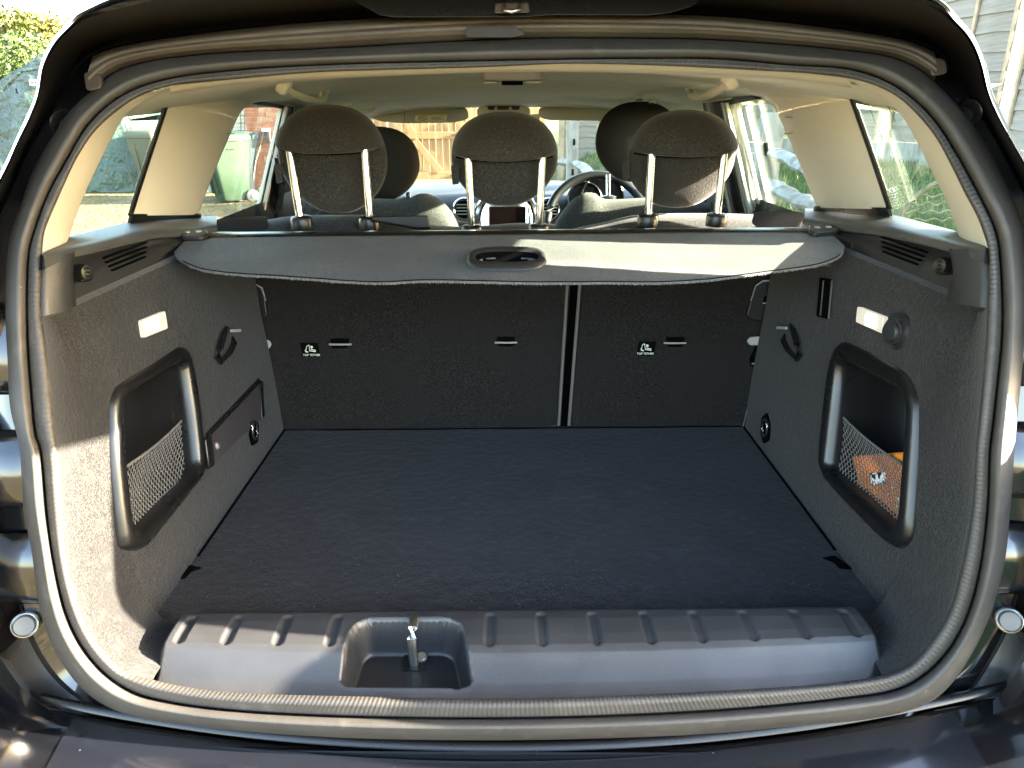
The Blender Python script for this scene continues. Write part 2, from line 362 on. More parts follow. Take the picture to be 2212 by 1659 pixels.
LE = [(a[0] * (1 - k) + b[0] * k, a[1] * (1 - k) + b[1] * k) for a, b, k in ((p, q, .5 * sstep(620, 380, p[1])) for p, q in zip(LE, LS))]
def ring(l, off): return [PF(x, y, off) for x, y in l]

# ---- weatherstrip round the opening: ridged lip and smooth bulb
seal = loft('opening_seal', [ring(LB, 0.010), ring(mixl(LB, LC, .10), -0.008), ring(mixl(LB, LC, .28), -0.016), ring(mixl(LB, LC, .46), -0.0195), ring(mixl(LB, LC, .52), -0.0190), ring(mixl(LB, LC, .70), -0.017), ring(mixl(LB, LC, .88), -0.009), ring(LC, 0.004), ring(LC, 0.045)], 'seal_rubber', car, close=True)
loft('seal_lip', [ring(LA, 0.040), ring(LA, 0.006), ring(mixl(LA, LB, .22), -0.005), ring(mixl(LA, LB, .55), -0.007), ring(mixl(LA, LB, .80), -0.003), ring(mixl(LA, LB, .90), -0.004), ring(mixl(LA, LB, .96), -0.001), ring(LB, 0.010)], 'seal_ridged', seal, close=True, uv=True)

# ---- painted rear frame of the body outside the seal, rolling out to the body sides and the tailgate shell
def topoff(base):
    return lambda zr: base - 0.12 * sstep(0.02, 0.13, zr) - 0.045 * sstep(-0.33, -0.22, zr)
e3 = ring(LE, topoff(0.0)); s3 = ring(LS, topoff(0.05))
mid1 = ring(mixl(LE, LS, .40), topoff(-0.016)); mid2 = ring(mixl(LE, LS, .86), topoff(-0.010))
cen = Vector((0.013, 0, CZ - 0.3))
out1, out2, out3 = [], [], []
for p in s3:
    d = Vector((p.x - cen.x, 0, (p.z - cen.z))); d.normalize()
    low = p.z < CZ - 0.62
    out1.append(p + Vector((0, 0.05, 0)))
    k_ = .10 if (abs(p.x - .013) > .40 and p.z > CZ - .25) else .30
    out2.append(p - d * (0.01) + Vector((0, k_, 0)))
    out3.append(p + d * (0.06) + Vector((0, 0.60, 0)))
frame = loft('rear_body_frame', [e3, mid1, mid2, s3, out1, out2], 'paint', car, close=True, angle=50)
loft('frame_channel', [ring(mixl(LD, LE, .04), 0.030), ring(mixl(LD, LE, .15), 0.05), ring(mixl(LD, LE, .8), topoff(0.035)), e3], 'paint_ground_sheen', frame, close=True, angle=50)
loft('frame_ledge', [ring(LC, 0.030), ring(LD, 0.024), ring(mixl(LD, LE, .04), 0.030)], 'paint', frame, close=True, angle=50)

# rubber gutter cover under the tailgate hinge, five ridges
def arc_pts(f, off, x0=195, x1=2022, n=90):
    top, bot = mixl(LD, LC, f), None
    sel = [p for p in top if p[1] < 260]
    sel.sort(); xs = [p[0] for p in sel]; ys = [p[1] for p in sel]
    r = []
    for i in range(n):
        x = x0 + (x1 - x0) * i / (n - 1.0); r.append(PF(x, interp(x, xs, ys), off))
    return r
rows = []
for f, o in [(0.0, 0.02), (0.02, -0.004), (.12, -0.014), (.30, -0.020), (.34, -0.017), (.40, -0.018), (.58, -0.019), (.62, -0.014), (.72, -0.013), (.78, -0.006), (.90, -0.002), (.98, 0.012)]:
    e = 10 * abs(f - .45)
    rows.append(arc_pts(f, o, 196 + e - 8 * math.sin(f * 3), 2024 - e))
gut = loft('hinge_gutter_cover', rows, 'gutter_rubber', car)
slab('tape_patch', [PF(1008, 58, -0.022), PF(1110, 56, -0.022), PF(1135, 74, -0.019), PF(1105, 80, -0.018), PF(1008, 80, -0.018)], (0, -1, -.3), 0.0015, 'seal_rubber', gut)
for xx, yy in ((205, 178), (2018, 146)):
    slab('gutter_end_clip', rounded([PF(xx - 18, yy - 22, -0.01), PF(xx + 18, yy - 18, -0.01), PF(xx + 22, yy + 14, -0.006), PF(xx - 12, yy + 20, -0.006)], 0.006), (0, -1, 0), 0.008, 'gutter_rubber', gut, bevel=0.002)

# tailgate: the shell swings up and back from the roof edge; its lower trim with catch bracket shows at the top
tg = mk('tailgate', [v(sx * w + .013, y, z) for (y, z, w) in ((0.93, 0.20, .60), (0.55, 0.30, .62), (0.10, 0.46, .62), (-0.18, 0.60, .58)) for sx in (-1, -0.5, 0.5, 1)], grid_faces(4, 4), 'paint', car, solid=0.07, bevel=0.02)
for sgn in (-1, 1):
    slab('sun_block_skirt', [v(.013 + sgn * .60, y, z) for y, z in ((.88, .20), (.84, .03), (.80, -.002), (.72, .022), (.58, .06), (.30, .16), (.05, .32), (.05, .44), (.5, .34), (.88, .26))], (sgn, 0, 0), .03, 'paint', tg, bevel=.006)  # out-of-view skirt added to shade the upper part of the left boot wall
def ytrim(x): return 18 - 6 * sstep(1100, 1200, x)
tp = [(770, -12), (800, 2), (822, 14), (850, 18), (1068, 18), (1140, 17), (1195, 13), (1400, 14), (1450, 8), (1490, -4), (1510, -14)]
slab('tailgate_trim', [PF(x, y, -0.055) for x, y in tp] + [PF(1510, -60, -0.055), PF(770, -60, -0.055)], (0, -0.35, -1), 0.010, 'smooth_plastic', tg, bevel=0.003)
slab('catch_bracket', rounded([PF(1070, 6, -0.062), PF(1142, 5, -0.062), PF(1144, 27, -0.060), PF(1068, 28, -0.060)], 0.003), (0, -1, -.2), 0.004, 'gutter_rubber', tg, bevel=0.001)
tube('catch_loop', [PF(1088, 10, -0.066), PF(1090, 22, -0.068), PF(1106, 26, -0.070), PF(1122, 21, -0.068), PF(1124, 9, -0.066)], 0.0022, 'dull_metal', tg)

# bump stop holes high on the frame
for (hx, hy, s) in ((140, 268, 1), (2090, 245, -1)):
    c = PF(hx, hy, 0.018)
    disc_ring('stop_hole', c, (0, -1, 0.35), [(0.004, -0.010), (0.011, -0.008), (0.0135, 0.001), (0.0155, 0.003), (0.0165, 0.001), (0.016, -0.012)], 'smooth_plastic', car)
# round rubber buffers at the lower corners, on a slanted part of the frame
for (hx, hy) in ((54, 1350), (2180, 1340)):
    c = PF(hx, hy, 0.016); ax = (Vector((0, 0, CZ)) - c).normalized() * .75 + Vector((0, -.35, 0.0))
    fr = disc_ring('buffer_rim', c, ax, [(0.0150, -0.012), (0.0150, 0.001), (0.0144, 0.003), (0.0134, 0.0034), (0.0126, 0.001)], 'dull_metal', car)
    disc_ring('buffer_pad', c, ax, [(0.0125, -0.002), (0.0120, 0.005), (0.0105, 0.0068), (0.006, 0.0058), (0.001, 0.0056)], 'buffer_rubber', fr)
# pressed shapes of the body beside the opening at the left and right edges of the picture
for sgn in (-1, 1):
    for (z0, z1, bul, nm) in ((-0.30, -0.20, 0.022, 'pressed_panel'), (-0.43, -0.34, 0.028, 'pressed_panel'), (-0.55, -0.46, 0.020, 'pressed_panel')):
        rr = []
        for i in range(9):
            zz = z0 + (z1 - z0) * i / 8.0; a = math.sin(math.pi * i / 8.0) ** .5
            rr.append([v(.013 + sgn * (0.53 + 0.028 * j), F(.55, zz) + 0.03 - bul * a * math.sin(math.pi * min(1, (j + .3) / 4.0)) ** .6, zz) for j in range(6)])
        loft(nm, rr, 'paint', car)
    # tail lamp bulging out of the body corner, shaped to shade the right sill
    rr = []
    for i in range(15):
        ph = math.pi * i / 14.0; k1 = math.sin(ph) ** .5; z_ = -0.485 + 0.175 * math.copysign(abs(math.cos(ph)) ** .6, math.cos(ph))
        rr.append([v(.013 + sgn * (0.71 + 0.10 * k1 * math.copysign(abs(math.cos(a)) ** .7, math.cos(a))), 0.78 - 0.20 * k1 * math.copysign(abs(math.sin(a)) ** .7, math.sin(a)), z_) for a in [2 * math.pi * k / 24 for k in range(24)]])
    loft('tail_lamp', rr, 'lamp_red', car, close=True)
    # side of the body below the windows, and its roof rail
    sec = [(-0.62, .80), (-0.45, .84), (-0.30, .83), (-0.20, .76), (-0.165, .70)]
    loft('body_side', [[v(.013 + sgn * (hw - 0.10 * sstep(1.1, 0.75, yy)), yy, z - 0.11 * sstep(.9, 1.7, yy) * (z > -.31)) for z, hw in sec] for yy in (0.80, 0.95, 1.2, 1.6, 2.2, 3.0, 3.6)], 'paint', car, solid=0.02)

# rear bumper below the sill, curved in plan, and the clear film laid on it
def bump_row(dy, dz, n=60):
    r = []
    for i in range(n):
        x = -0.98 + 1.96 * i / (n - 1.0); r.append(v(x + .013, 0.650 + 0.19 * x * x - dy, -0.700 + 0.05 * x * x + dz))
    return r
rows = [bump_row(-0.020, -0.05), bump_row(-0.004, -0.006), bump_row(0.0, 0.0), bump_row(0.006, 0.003), bump_row(0.04, -0.001), bump_row(0.09, -0.012), bump_row(0.125, -0.032), bump_row(0.145, -0.07), bump_row(0.15, -0.20), bump_row(0.10, -0.40)]
bmp = loft('rear_bumper', rows, 'paint', car)
fr_ = [[v(x + .013, 0.650 + 0.19 * x * x - dy, -0.700 + 0.05 * x * x + dz + 0.0010) for x in np.linspace(-0.535, 0.52, 50)] for dy, dz in ((0.012, 0.0030), (0.04, -0.0005), (0.09, -0.0115), (0.121, -0.029))]
loft('protective_film', fr_, 'film', bmp)
loft('bumper_lip', [bump_row(-0.012, 0.004), bump_row(-0.010, 0.010), bump_row(-0.004, 0.011), bump_row(-0.001, 0.004)], 'smooth_plastic', bmp)

# lower body, wheels and bonnet: out of the photograph's frame, there for anyone stepping to the side
for sgn in (-1, 1):
    loft('side_skirt', [[v(.013 + sgn * (hw - 0.10 * sstep(1.1, 0.75, yy)), yy, z) for z, hw in ((-.62, .80), (-.80, .83), (-1.05, .82), (-1.16, .76))] for yy in (0.74, 0.95, 1.06)], 'paint', car, solid=.01)
    loft('side_skirt', [[v(.013 + sgn * hw, yy, z) for z, hw in ((-.62, .80), (-.80, .83), (-1.05, .82), (-1.16, .76))] for yy in (1.80, 2.4, 3.0, 3.55)], 'paint', car, solid=.01)
    for wy in (1.43, 4.0):
        c = Vector((.013 + sgn * .76, wy, .325))
        wh = disc_ring('tyre', c, (sgn, 0, 0), [(.20, -.09), (.30, -.10), (.322, -.08), (.325, 0), (.322, .07), (.30, .09), (.215, .088)], 'deep_plastic', car, n=36)
        disc_ring('rim', c, (sgn, 0, 0), [(.212, .03), (.212, .085), (.19, .080), (.07, .05), (.05, .075), (.002, .078)], 'dull_metal', wh, n=30)
bon = [[v(.013 + x, y, z - .10 * (abs(x) / .78) ** 3) for x in np.linspace(-.80, .80, 13)] for y, z in ((3.84, -.405), (4.2, -.43), (4.55, -.50), (4.72, -.62), (4.76, -.85), (4.74, -1.15))]
loft('bonnet', bon, 'paint', car, solid=.01)

# ================================================================== BOOT AND CABIN TRIM
ZF = -0.6526                                   # boot floor (relative to the eye)
def XW(s, zr):                                 # inner face of the boot side wall, s=-1 left, 1 right
    return (-0.487 if s < 0 else 0.513) + s * 0.0889 * (zr - ZF)
def PWALL(x, y, s, off=0.0):
    """place on the side wall (off = into the boot) seen at x, y"""
    d = ray(x, y); x0 = -0.487 if s < 0 else 0.513; k = s * 0.0889
    t = (x0 - k * ZF - s * off) / (d.x - k * d.z); p = d * t; p.z += CZ; return p
def WN(s): return Vector((-s, 0, 0.0889)).normalized()
def XS(zr):                                    # half width of the window line
    return 0.64 - 0.45 * (zr + 0.16)
def PS(x, y, s, off=0.0):
    """place on the side-window surface (off = inwards)"""
    d = ray(x, y); b = 0.64 - 0.45 * 0.16 - off          # |X| = b - .45 z
    t = b / (s * d.x + 0.45 * d.z); p = d * t; p.z += CZ; return p

# ---- load floor with a joint line and a front fold
xsL, xsR = -0.487, 0.513
fl = []
for i in range(40):
    yy = 0.800 + (1.480 - 0.800) * i / 39.0
    fl.append([v(xsL - .006 + (xsR - xsL + .012) * j / 59.0, yy, ZF + 0.0012 * noise.noise(Vector((j * .15, i * .2, 3)))) for j in range(60)])
floor_ = loft('boot_floor', fl, 'floor_carpet', car)
for s, x0 in ((-1, -0.4835), (1, 0.5095)):
    tube('floor_edge', [v(x0, 0.99, ZF + .001), v(x0, 1.2, ZF + .001), v(x0, 1.47, ZF + .001)], 0.0022, 'black_gap', floor_, n=6)
    c = P(407 if s < 0 else 1806, 1236 if s < 0 else 1215, Z=CZ + ZF + 0.001)
    slab('lift_notch', [c + Vector((s * a, b, 0)) for a, b in ((-.016, .010), (.004, .016), (.012, -.004), (.020, -.020), (-.002, -.016), (-.004, .0))], (0, 0, 1), 0.0016, 'black_gap', floor_)
Vl = []; Fl = []; rl = random.Random(11)
for i in range(70):                          # stray hairs, crumbs and fluff on the carpet
    p0 = v(rl.uniform(-.47, .50), rl.uniform(.85, 1.44), ZF + .0016); L_ = rl.choice((.0015, .002, .003, .007)); a_ = rl.uniform(0, 6.28); w_ = .00035 if L_ > .005 else .0006
    d_ = Vector((math.cos(a_), math.sin(a_), 0)) * L_; e_ = Vector((-math.sin(a_), math.cos(a_), 0)) * w_; b0 = len(Vl)
    m_ = p0 + d_ * .5 + e_ * rl.uniform(-3, 3)
    Vl += [p0 - e_, p0 + e_, m_ + e_ + Vector((0, 0, .0008)), m_ - e_ + Vector((0, 0, .0008)), p0 + d_ + e_, p0 + d_ - e_]; Fl += [(b0, b0 + 1, b0 + 2, b0 + 3), (b0 + 3, b0 + 2, b0 + 4, b0 + 5)]
tag(mk('carpet_lint', Vl, Fl, 'lint', floor_, recalc=False), kind='stuff')
tube('floor_seam', [v(xsL, 1.470, ZF), v(xsR, 1.470, ZF)], 0.0022, 'black_gap', floor_, n=6)

# ---- side wall, carpeted, with an opening for the storage pocket
PK = {-1: dict(outer=[(229, 878), (233, 852), (243, 835), (270, 816), (320, 787), (365, 757), (382, 748), (396, 754), (403, 769), (418, 844), (433, 980), (434, 1010), (427, 1032), (400, 1066), (315, 1174), (297, 1188), (279, 1190), (264, 1184), (258, 1174), (245, 1090), (234, 980)],
                inner=[(258, 900), (257, 880), (261, 863), (275, 851), (330, 815), (372, 791), (383, 787), (388, 791), (392, 800), (406, 893), (416, 986), (415, 1012), (406, 1035), (380, 1062), (310, 1132), (298, 1145), (290, 1148), (284, 1146), (281, 1138), (273, 1080), (264, 990)],
                net=[(267, 1010), (406, 893), (409, 1035), (287, 1144)]),
      1: dict(outer=[(1778, 971), (1784, 905), (1790, 844), (1798, 790), (1805, 766), (1815, 744), (1832, 737), (1855, 745), (1914, 775), (1950, 794), (1971, 811), (1986, 836), (1994, 866), (1994, 900), (1989, 980), (1977, 1132), (1972, 1158), (1965, 1174), (1953, 1184), (1941, 1184), (1899, 1153), (1799, 1047), (1782, 1015)],
                inner=[(1796, 1000), (1802, 940), (1808, 887), (1817, 810), (1822, 790), (1832, 784), (1860, 797), (1925, 832), (1950, 845), (1960, 860), (1964, 880), (1962, 930), (1956, 1011), (1949, 1110), (1946, 1128), (1940, 1136), (1932, 1134), (1860, 1070), (1800, 1018)],
                net=[(1957, 1008), (1808, 887), (1797, 1008), (1938, 1134)])}
def in_poly(y, z, poly):
    c = False; j = len(poly) - 1
    for i in range(len(poly)):
        yi, zi = poly[i]; yj, zj = poly[j]
        if (zi > z) != (zj > z) and y < (yj - yi) * (z - zi) / (zj - zi) + yi: c = not c
        j = i
    return c
ZT = -0.228                                    # top of the carpeted part
WY0 = 0.835
for s in (-1, 1):
    o3 = [PWALL(x, y, s) for x, y in PK[s]['outer']]; i3 = [PWALL(x, y, s) for x, y in PK[s]['inner']]
    cy = sum(p.y for p in o3) / len(o3); cz = sum(p.z for p in o3) / len(o3)
    hole = [((p.y * .55 + q.y * .45), (p.z * .55 + q.z * .45)) for p, q in zip(resample(o3, 60, True), resample(i3, 60, True))]
    hole = [(p.y - (p.y - cy) * .06, p.z - (p.z - cz) * .06) for p in o3]
    ny, nz = 70, 50; V = []; Fc = []
    for i in range(nz):
        zr = ZF + (ZT - ZF) * i / (nz - 1.0)
        for j in range(ny):
            yy = WY0 + (1.475 - WY0) * j / (ny - 1.0)
            bul = 0.006 * math.sin(math.pi * i / (nz - 1.0)) + 0.012 * sstep(.55, 1, i / (nz - 1.0)) * sstep(1.25, 1.45, yy)
            bul *= sstep(WY0, WY0 + .06, yy)
            top = 0.010 * sstep(0.93, 1.0, i / (nz - 1.0))
            V.append(v(XW(s, zr) - s * (bul - top) * 1.0, yy, zr))
    for f in grid_faces(nz, ny):
        c = sum((V[k] for k in f), Vector()) / 4
        if not in_poly(c.y, c.z, hole): Fc.append(f)
    wall = mk('boot_side_trim', V, Fc, 'carpet', car)
    # ledge on top of the carpet and corner piece towards the opening
    loft('trim_ledge', [[v(XW(s, ZT) + s * .010, y, ZT) for y in np.linspace(WY0, 1.475, 12)], [v(XW(s, ZT) + s * .020, y, ZT + .003) for y in np.linspace(WY0, 1.475, 12)], [v(XW(s, ZT) + s * .05, y, ZT + .002) for y in np.linspace(WY0, 1.475, 12)]], 'carpet', wall)
    al = [(89, 682), (103, 772), (117, 912), (125, 968), (133, 1093), (146, 1218), (167, 1301), (196, 1368), (233, 1418), (270, 1451), (312, 1466), (330, 1474)] if s < 0 else [(2133, 663), (2127, 772), (2114, 912), (2108, 968), (2100, 1093), (2079, 1218), (2050, 1322), (2012, 1384), (1971, 1430), (1925, 1455), (1905, 1462)]
    a3 = catmull([PF(x, y, 0.012) for x, y in al], 60)
    w3 = [v(XW(s, z), WY0 + 0.0005, z) for z in np.linspace(ZT, -0.585, 16)]
    w3 += [v(XW(s, ZF) - s * dx, WY0 + dy, z) for dx, dy, z in ((.000, 0, -.61), (.006, .0, -.632), (.018, -.002, -.647), (.034, -.004, ZF + .001), (.056, -.010, ZF + .001))]
    w3 = resample(w3, 60)
    rows = []
    for i in range(60):
        a, w = a3[i], w3[i]; m1 = a + Vector((s * .010, .018, -.004 * sstep(40, 60, i))); m2 = w.lerp(a, .35) + Vector((s * .007, 0, 0))
        if i > 48: m2 = w.lerp(a, .35) + Vector((0, 0, -.006))
        rows.append([(1 - u) ** 3 * a + 3 * u * (1 - u) ** 2 * m1 + 3 * u * u * (1 - u) * m2 + u ** 3 * w for u in np.linspace(0, 1, 12)])
    loft('corner_trim', rows, 'carpet', wall)
    # ---- storage pocket: moulded surround, recess, net
    n = WN(s); K = 96
    ou = resample(catmull(o3, 200, True), K, True); inn = resample(catmull(i3, 200, True), K, True)
    # start both outlines at the same corner
    k0 = min(range(K), key=lambda k: (ou[k] - o3[0]).length); k1 = min(range(K), key=lambda k: (inn[k] - i3[0]).length)
    ou = ou[k0:] + ou[:k0]; inn = inn[k1:] + inn[:k1]
    def lv(f, h): return [a.lerp(b, f) + n * h for a, b in zip(ou, inn)]
    pk = loft('storage_pocket', [lv(0, -.004), lv(0, .002), lv(.12, .0085), lv(.35, .0125), lv(.6, .012), lv(.82, .008), lv(.95, .001), lv(1.0, -.008), lv(1.0, -.03)], 'smooth_plastic', car, close=True)
    cc = sum(inn, Vector()) / K
    dp = []
    for d_, sc_ in ((-.026, 1.0), (-.07, .99), (-.105, .96), (-.118, .88)):
        dp.append([cc + (p - cc) * sc_ + n * d_ for p in inn])
    rec = loft('pocket_recess', dp, 'deep_plastic', pk, close=True)
    mk('pocket_back', [p for p in dp[-1]], [tuple(range(K))], 'deep_plastic', rec)
    q = [PWALL(x, y, s, -0.012) for x, y in PK[s]['net']]          # TL TR BR BL
    def bil(a, b):
        sag = 0.010 * math.sin(math.pi * a) * math.sin(math.pi * min(1, b * 1.0))
        return q[0].lerp(q[1], a).lerp(q[3].lerp(q[2], a), b) - n * sag + Vector((0, 0, -0.006 * math.sin(math.pi * a) * (1 - b)))
    NA, NB = 22, 15; V = []; Fc = []
    def strand(pth, r):
        V2, F2 = tube_geo(pth, r, 4); b0 = len(V); V.extend(V2); Fc.extend([tuple(k + b0 for k in f) for f in F2])
    for i in range(NA + 1):
        for j in range(NB):
            a0 = (i + (0.5 if j % 2 else 0)) / NA
            for da in (-.5, .5):
                a1 = a0 + da / NA
                if 0 <= a0 <= 1.001 and 0 <= a1 <= 1.001:
                    m_ = bil((a0 + a1) / 2, (j + .5) / NB)
                    strand([bil(a0, j / NB), bil(a0 + da * .2 / NA, (j + .35) / NB), bil(a1 - da * .2 / NA, (j + .65) / NB), bil(a1, (j + 1) / NB)], 0.00085)
    for k in range(2): strand([bil(a, 0.0 + .012 * k) for a in np.linspace(0, 1, 14)], 0.0017)
    tag(mk('storage_net', V, Fc, 'net_cord', pk, recalc=False), kind='stuff')

    # ---- plastic upper trim below the windows: shelf, face, foot by the opening
    if s < 0:
        outer = [(92, 548), (120, 520), (147, 511), (210, 496), (274, 481), (330, 474), (430, 468), (470, 466)]
        inner = [((95, 560), .492), ((130, 545), .496), ((165, 536), .502), ((215, 526), .520), ((290, 510), .550), ((345, 500), .556), ((420, 496), .548), ((468, 488), .535)]
    else:
        outer = [(2131, 531), (2100, 508), (2068, 500), (2000, 482), (1930, 465), (1860, 460), (1764, 452), (1740, 450)]
        inner = [((2128, 548), .515), ((2095, 536), .519), ((2066, 530), .524), ((2020, 518), .542), ((1958, 506), .572), ((1880, 492), .580), ((1800, 484), .572), ((1737, 474), .560)]
    op = []
    for i, (x, y) in enumerate(outer):
        op.append(PF(x, y, 0.02) if i == 0 else PS(x, y, s, 0.004))
    ip = [P(x, y, X=s * X) for (x, y), X in inner]
    op = catmull(op, 40); ip = catmull(ip, 40)
    md = [a.lerp(b, .82) + Vector((0, 0, .003)) for a, b in zip(op, ip)]
    lw = []
    for i, p in enumerate(ip):
        lw.append(Vector((s * max(abs(p.x), 0) + 0, p.y, p.z)) + Vector((s * .001, 0, -.010)))
    shelf = loft('window_shelf', [op, [a.lerp(b, .4) + Vector((0, 0, .002)) for a, b in zip(op, ip)], md, ip, lw], 'shelf_plastic', car)
    fc = []
    for i, p in enumerate(lw):
        y = p.y; xw = abs(XW(s, ZT))
        fc.append([p, Vector((s * (abs(p.x) + .018), y, p.z - .006)), Vector((s * (xw + .028), y, CZ - .205)), Vector((s * (xw + .024), y, CZ - .216)), Vector((s * (xw + .022), y, CZ + ZT - .002))])
    face = loft('upper_trim', fc, 'plastic', car)
    # slits moulded in that face
    for k in range(4):
        y0 = 1.00 + .012 * k; zz = CZ - .190 - .0065 * k
        x_ = abs(XW(s, ZT)) + .0255
        box('vent_slit', (s * (x_ - .0005 * k), 1.075, zz - .0 * s), (0.004, .13 - .010 * k, .0022), 'black_gap', face)
    # foot of the rear pillar trim beside the opening
    if s < 0: e1 = [(91, 552), (88, 610), (89, 684)]; e2 = [(163, 545), (158, 600), (166, 660)]; xx = .497
    else: e1 = [(2131, 535), (2135, 600), (2133, 665)]; e2 = [(2050, 540), (2058, 590), (2042, 650)]; xx = .520
    a3 = catmull([PF(x, y, .010) for x, y in e1], 14); b3 = catmull([P(x, y, X=s * xx) for x, y in e2], 14)
    rows = [[a + Vector((s * .01, .004, 0)) for a in a3], a3]
    for u in (.15, .35, .6, .85, 1.0): rows.append([a.lerp(b, u) + Vector((-s * .006 * math.sin(math.pi * u), 0, 0)) for a, b in zip(a3, b3)])
    rows.append([b + Vector((s * .006, .008, 0)) for b in b3]); rows.append([b + Vector((s * .05, .012, 0)) for b in b3])
    foot = loft('pillar_foot', rows, 'plastic', face)
    # ribbed knob in the recess behind it
    kc = P(178 if s < 0 else 2040, 590 if s < 0 else 575, X=s * (xx + .022))
    kn = disc_ring('ribbed_knob', kc, (-s, -.25, 0.1), [(0.006, -.015), (0.0105, -.012), (0.0112, .004), (0.0095, .008), (.003, .009)], 'smooth_plastic', face)
    for k in range(4):
        tube('knob_rib', [kc + Vector((-s * .010, -.004 + .001 * k, -.007 + .0045 * k)), kc + Vector((-s * .003, -.012 + .001 * k, -.007 + .0045 * k))], .0011, 'smooth_plastic', kn, n=6)
    # guide bracket for the luggage cover
    g0 = P(345 if s < 0 else 1842, 540, X=s * .575)
    slab('cover_guide', [g0 + Vector((s * .02, 0, .012)), g0 + Vector((-s * .004, 0, .010)), g0 + Vector((-s * .002, 0, -.030)), g0 + Vector((s * .02, 0, -.030))], (0, 1, 0), .004, 'plastic', face)
    slab('cover_guide', [g0 + Vector((s * .02, 0, -.030)), g0 + Vector((-s * .075, 0.02, -.030)), g0 + Vector((-s * .06, .14, -.030)), g0 + Vector((s * .02, .16, -.030))], (0, 0, 1), .003, 'plastic', face)

    # ---- courtesy lamp
    lp = [(303, 692), (352, 672), (358, 710), (308, 730)] if s < 0 else [(1857, 662), (1914, 684), (1910, 721), (1853, 696)]
    q4 = rounded([PWALL(x, y, s, .006) for x, y in lp], .004)
    lamp = slab('boot_lamp', q4, n, .004, 'lens_clear', car, bevel=.0012, back=.004)
    cl = sum((PWALL(x, y, s, .0) for x, y in lp), Vector()) / 4
    bl = [PWALL(cl_x, cl_y, s, .0107) for cl_x, cl_y in ([(321, 690), (342, 683), (345, 706), (324, 714)] if s < 0 else [(1871, 677), (1892, 684), (1890, 709), (1869, 702)])]
    slab('bulb', rounded(bl, .004), n, .0012, 'lamp_bulb', lamp)
    for k in range(5):
        f = (k + .5) / 5; a = PWALL(*lp[0], s, .0104).lerp(PWALL(*lp[3], s, .0104), f); b = PWALL(*lp[1], s, .0104).lerp(PWALL(*lp[2], s, .0104), f)
        tube('lens_rib', [a.lerp(b, .06), a.lerp(b, .94)], .0006, 'lens_clear', lamp, n=5)

    # ---- folding bag hook: moulded base, glossy arm and the folded lever
    W_ = (lambda x, y, o: PWALL(x, y, -1, o)) if s < 0 else (lambda x, y, o: PWALL(2198 - x, y - 6, 1, o))
    hk = slab('bag_hook', rounded([W_(x, y, .001) for x, y in ((486, 704), (502, 708), (506, 730), (492, 778), (478, 788), (466, 776))], .003), n, .004, 'deep_plastic', car, bevel=.001, back=.004)
    tube('hook_arm', [W_(490, 708, .010), W_(485, 722, .014), W_(476, 752, .016), W_(471, 772, .014), W_(477, 783, .011)], [.0035, .0048, .0055, .0058, .0045], 'hook_plastic', hk, n=10)
    tube('hook_lever', [W_(502, 728, .006), W_(506, 742, .011), W_(497, 762, .014), W_(482, 778, .012)], [.003, .0055, .0052, .004], 'hook_plastic', hk, n=10, flat=.7)
    slab('hook_tip', rounded([W_(x, y, .012) for x, y in ((496, 712), (515, 711), (516, 717), (497, 718))], .001), n, .005, 'grey_plastic', hk, bevel=.001)
    # ---- lashing eye near the floor
    ec = (546, 930) if s < 0 else (1656, 925)
    eb = slab('lashing_eye', rounded([PWALL(ec[0] + a, ec[1] + b, s, .002) for a, b in ((-8, -22), (4, -34), (10, -8), (8, 26), (-4, 34), (-10, 10))], .006), n, .004, 'black_gap', car, bevel=.001)
    e0 = PWALL(ec[0], ec[1], s, .008)
    tube('eye_ring', [e0 + Vector((0, .012 * math.cos(a), .018 * math.sin(a))) + n * .004 for a in np.linspace(0, 2 * math.pi, 20)[:-1]], .0024, 'chrome', eb, closed=True)

# left wall: stretch of hook-and-loop panel with dark rim
n = WN(-1)
vp = slab('velcro_panel', [PWALL(x, y, -1, .004) for x, y in ((447, 945), (556, 828), (560, 905), (452, 1003))], n, .004, 'velcro', car, bevel=.001, back=.004)
slab('panel_edge', [PWALL(x, y, -1, .004) for x, y in ((434, 950), (447, 938), (455, 1006), (443, 1014))], n, .008, 'smooth_plastic', vp, bevel=.002)
slab('panel_edge', [PWALL(x, y, -1, .004) for x, y in ((440, 938), (555, 818), (558, 826), (447, 944))], n, .006, 'smooth_plastic', vp, bevel=.001)
slab('panel_edge', [PWALL(x, y, -1, .004) for x, y in ((556, 822), (562, 824), (566, 900), (560, 905))], n, .006, 'smooth_plastic', vp, bevel=.001)
# right wall: belt slot and socket cover
n = WN(1)
sl = slab('trim_slot', rounded([PWALL(x, y, 1, .004) for x, y in ((1777, 600), (1798, 603), (1792, 690), (1770, 684))], .004), n, .006, 'black_gap', car, bevel=.001)
tube('slot_rim', [PWALL(1779, 606, 1, .011), PWALL(1772, 682, 1, .011)], .0012, 'dull_metal', sl, n=6)
tube('slot_rim', [PWALL(1797, 606, 1, .011), PWALL(1790, 688, 1, .011)], .0016, 'dull_metal', sl, n=6)
c = PWALL(1943, 716, 1, .003)
sk = disc_ring('socket_cover', c, n + Vector((0, -.25, 0)), [(.026, -.004), (.026, .002), (.024, .005), (.021, .004), (.0195, .006), (.0175, .013), (.015, .0135), (.0145, .016), (.012, .0185), (.003, .019)], 'plastic', car)

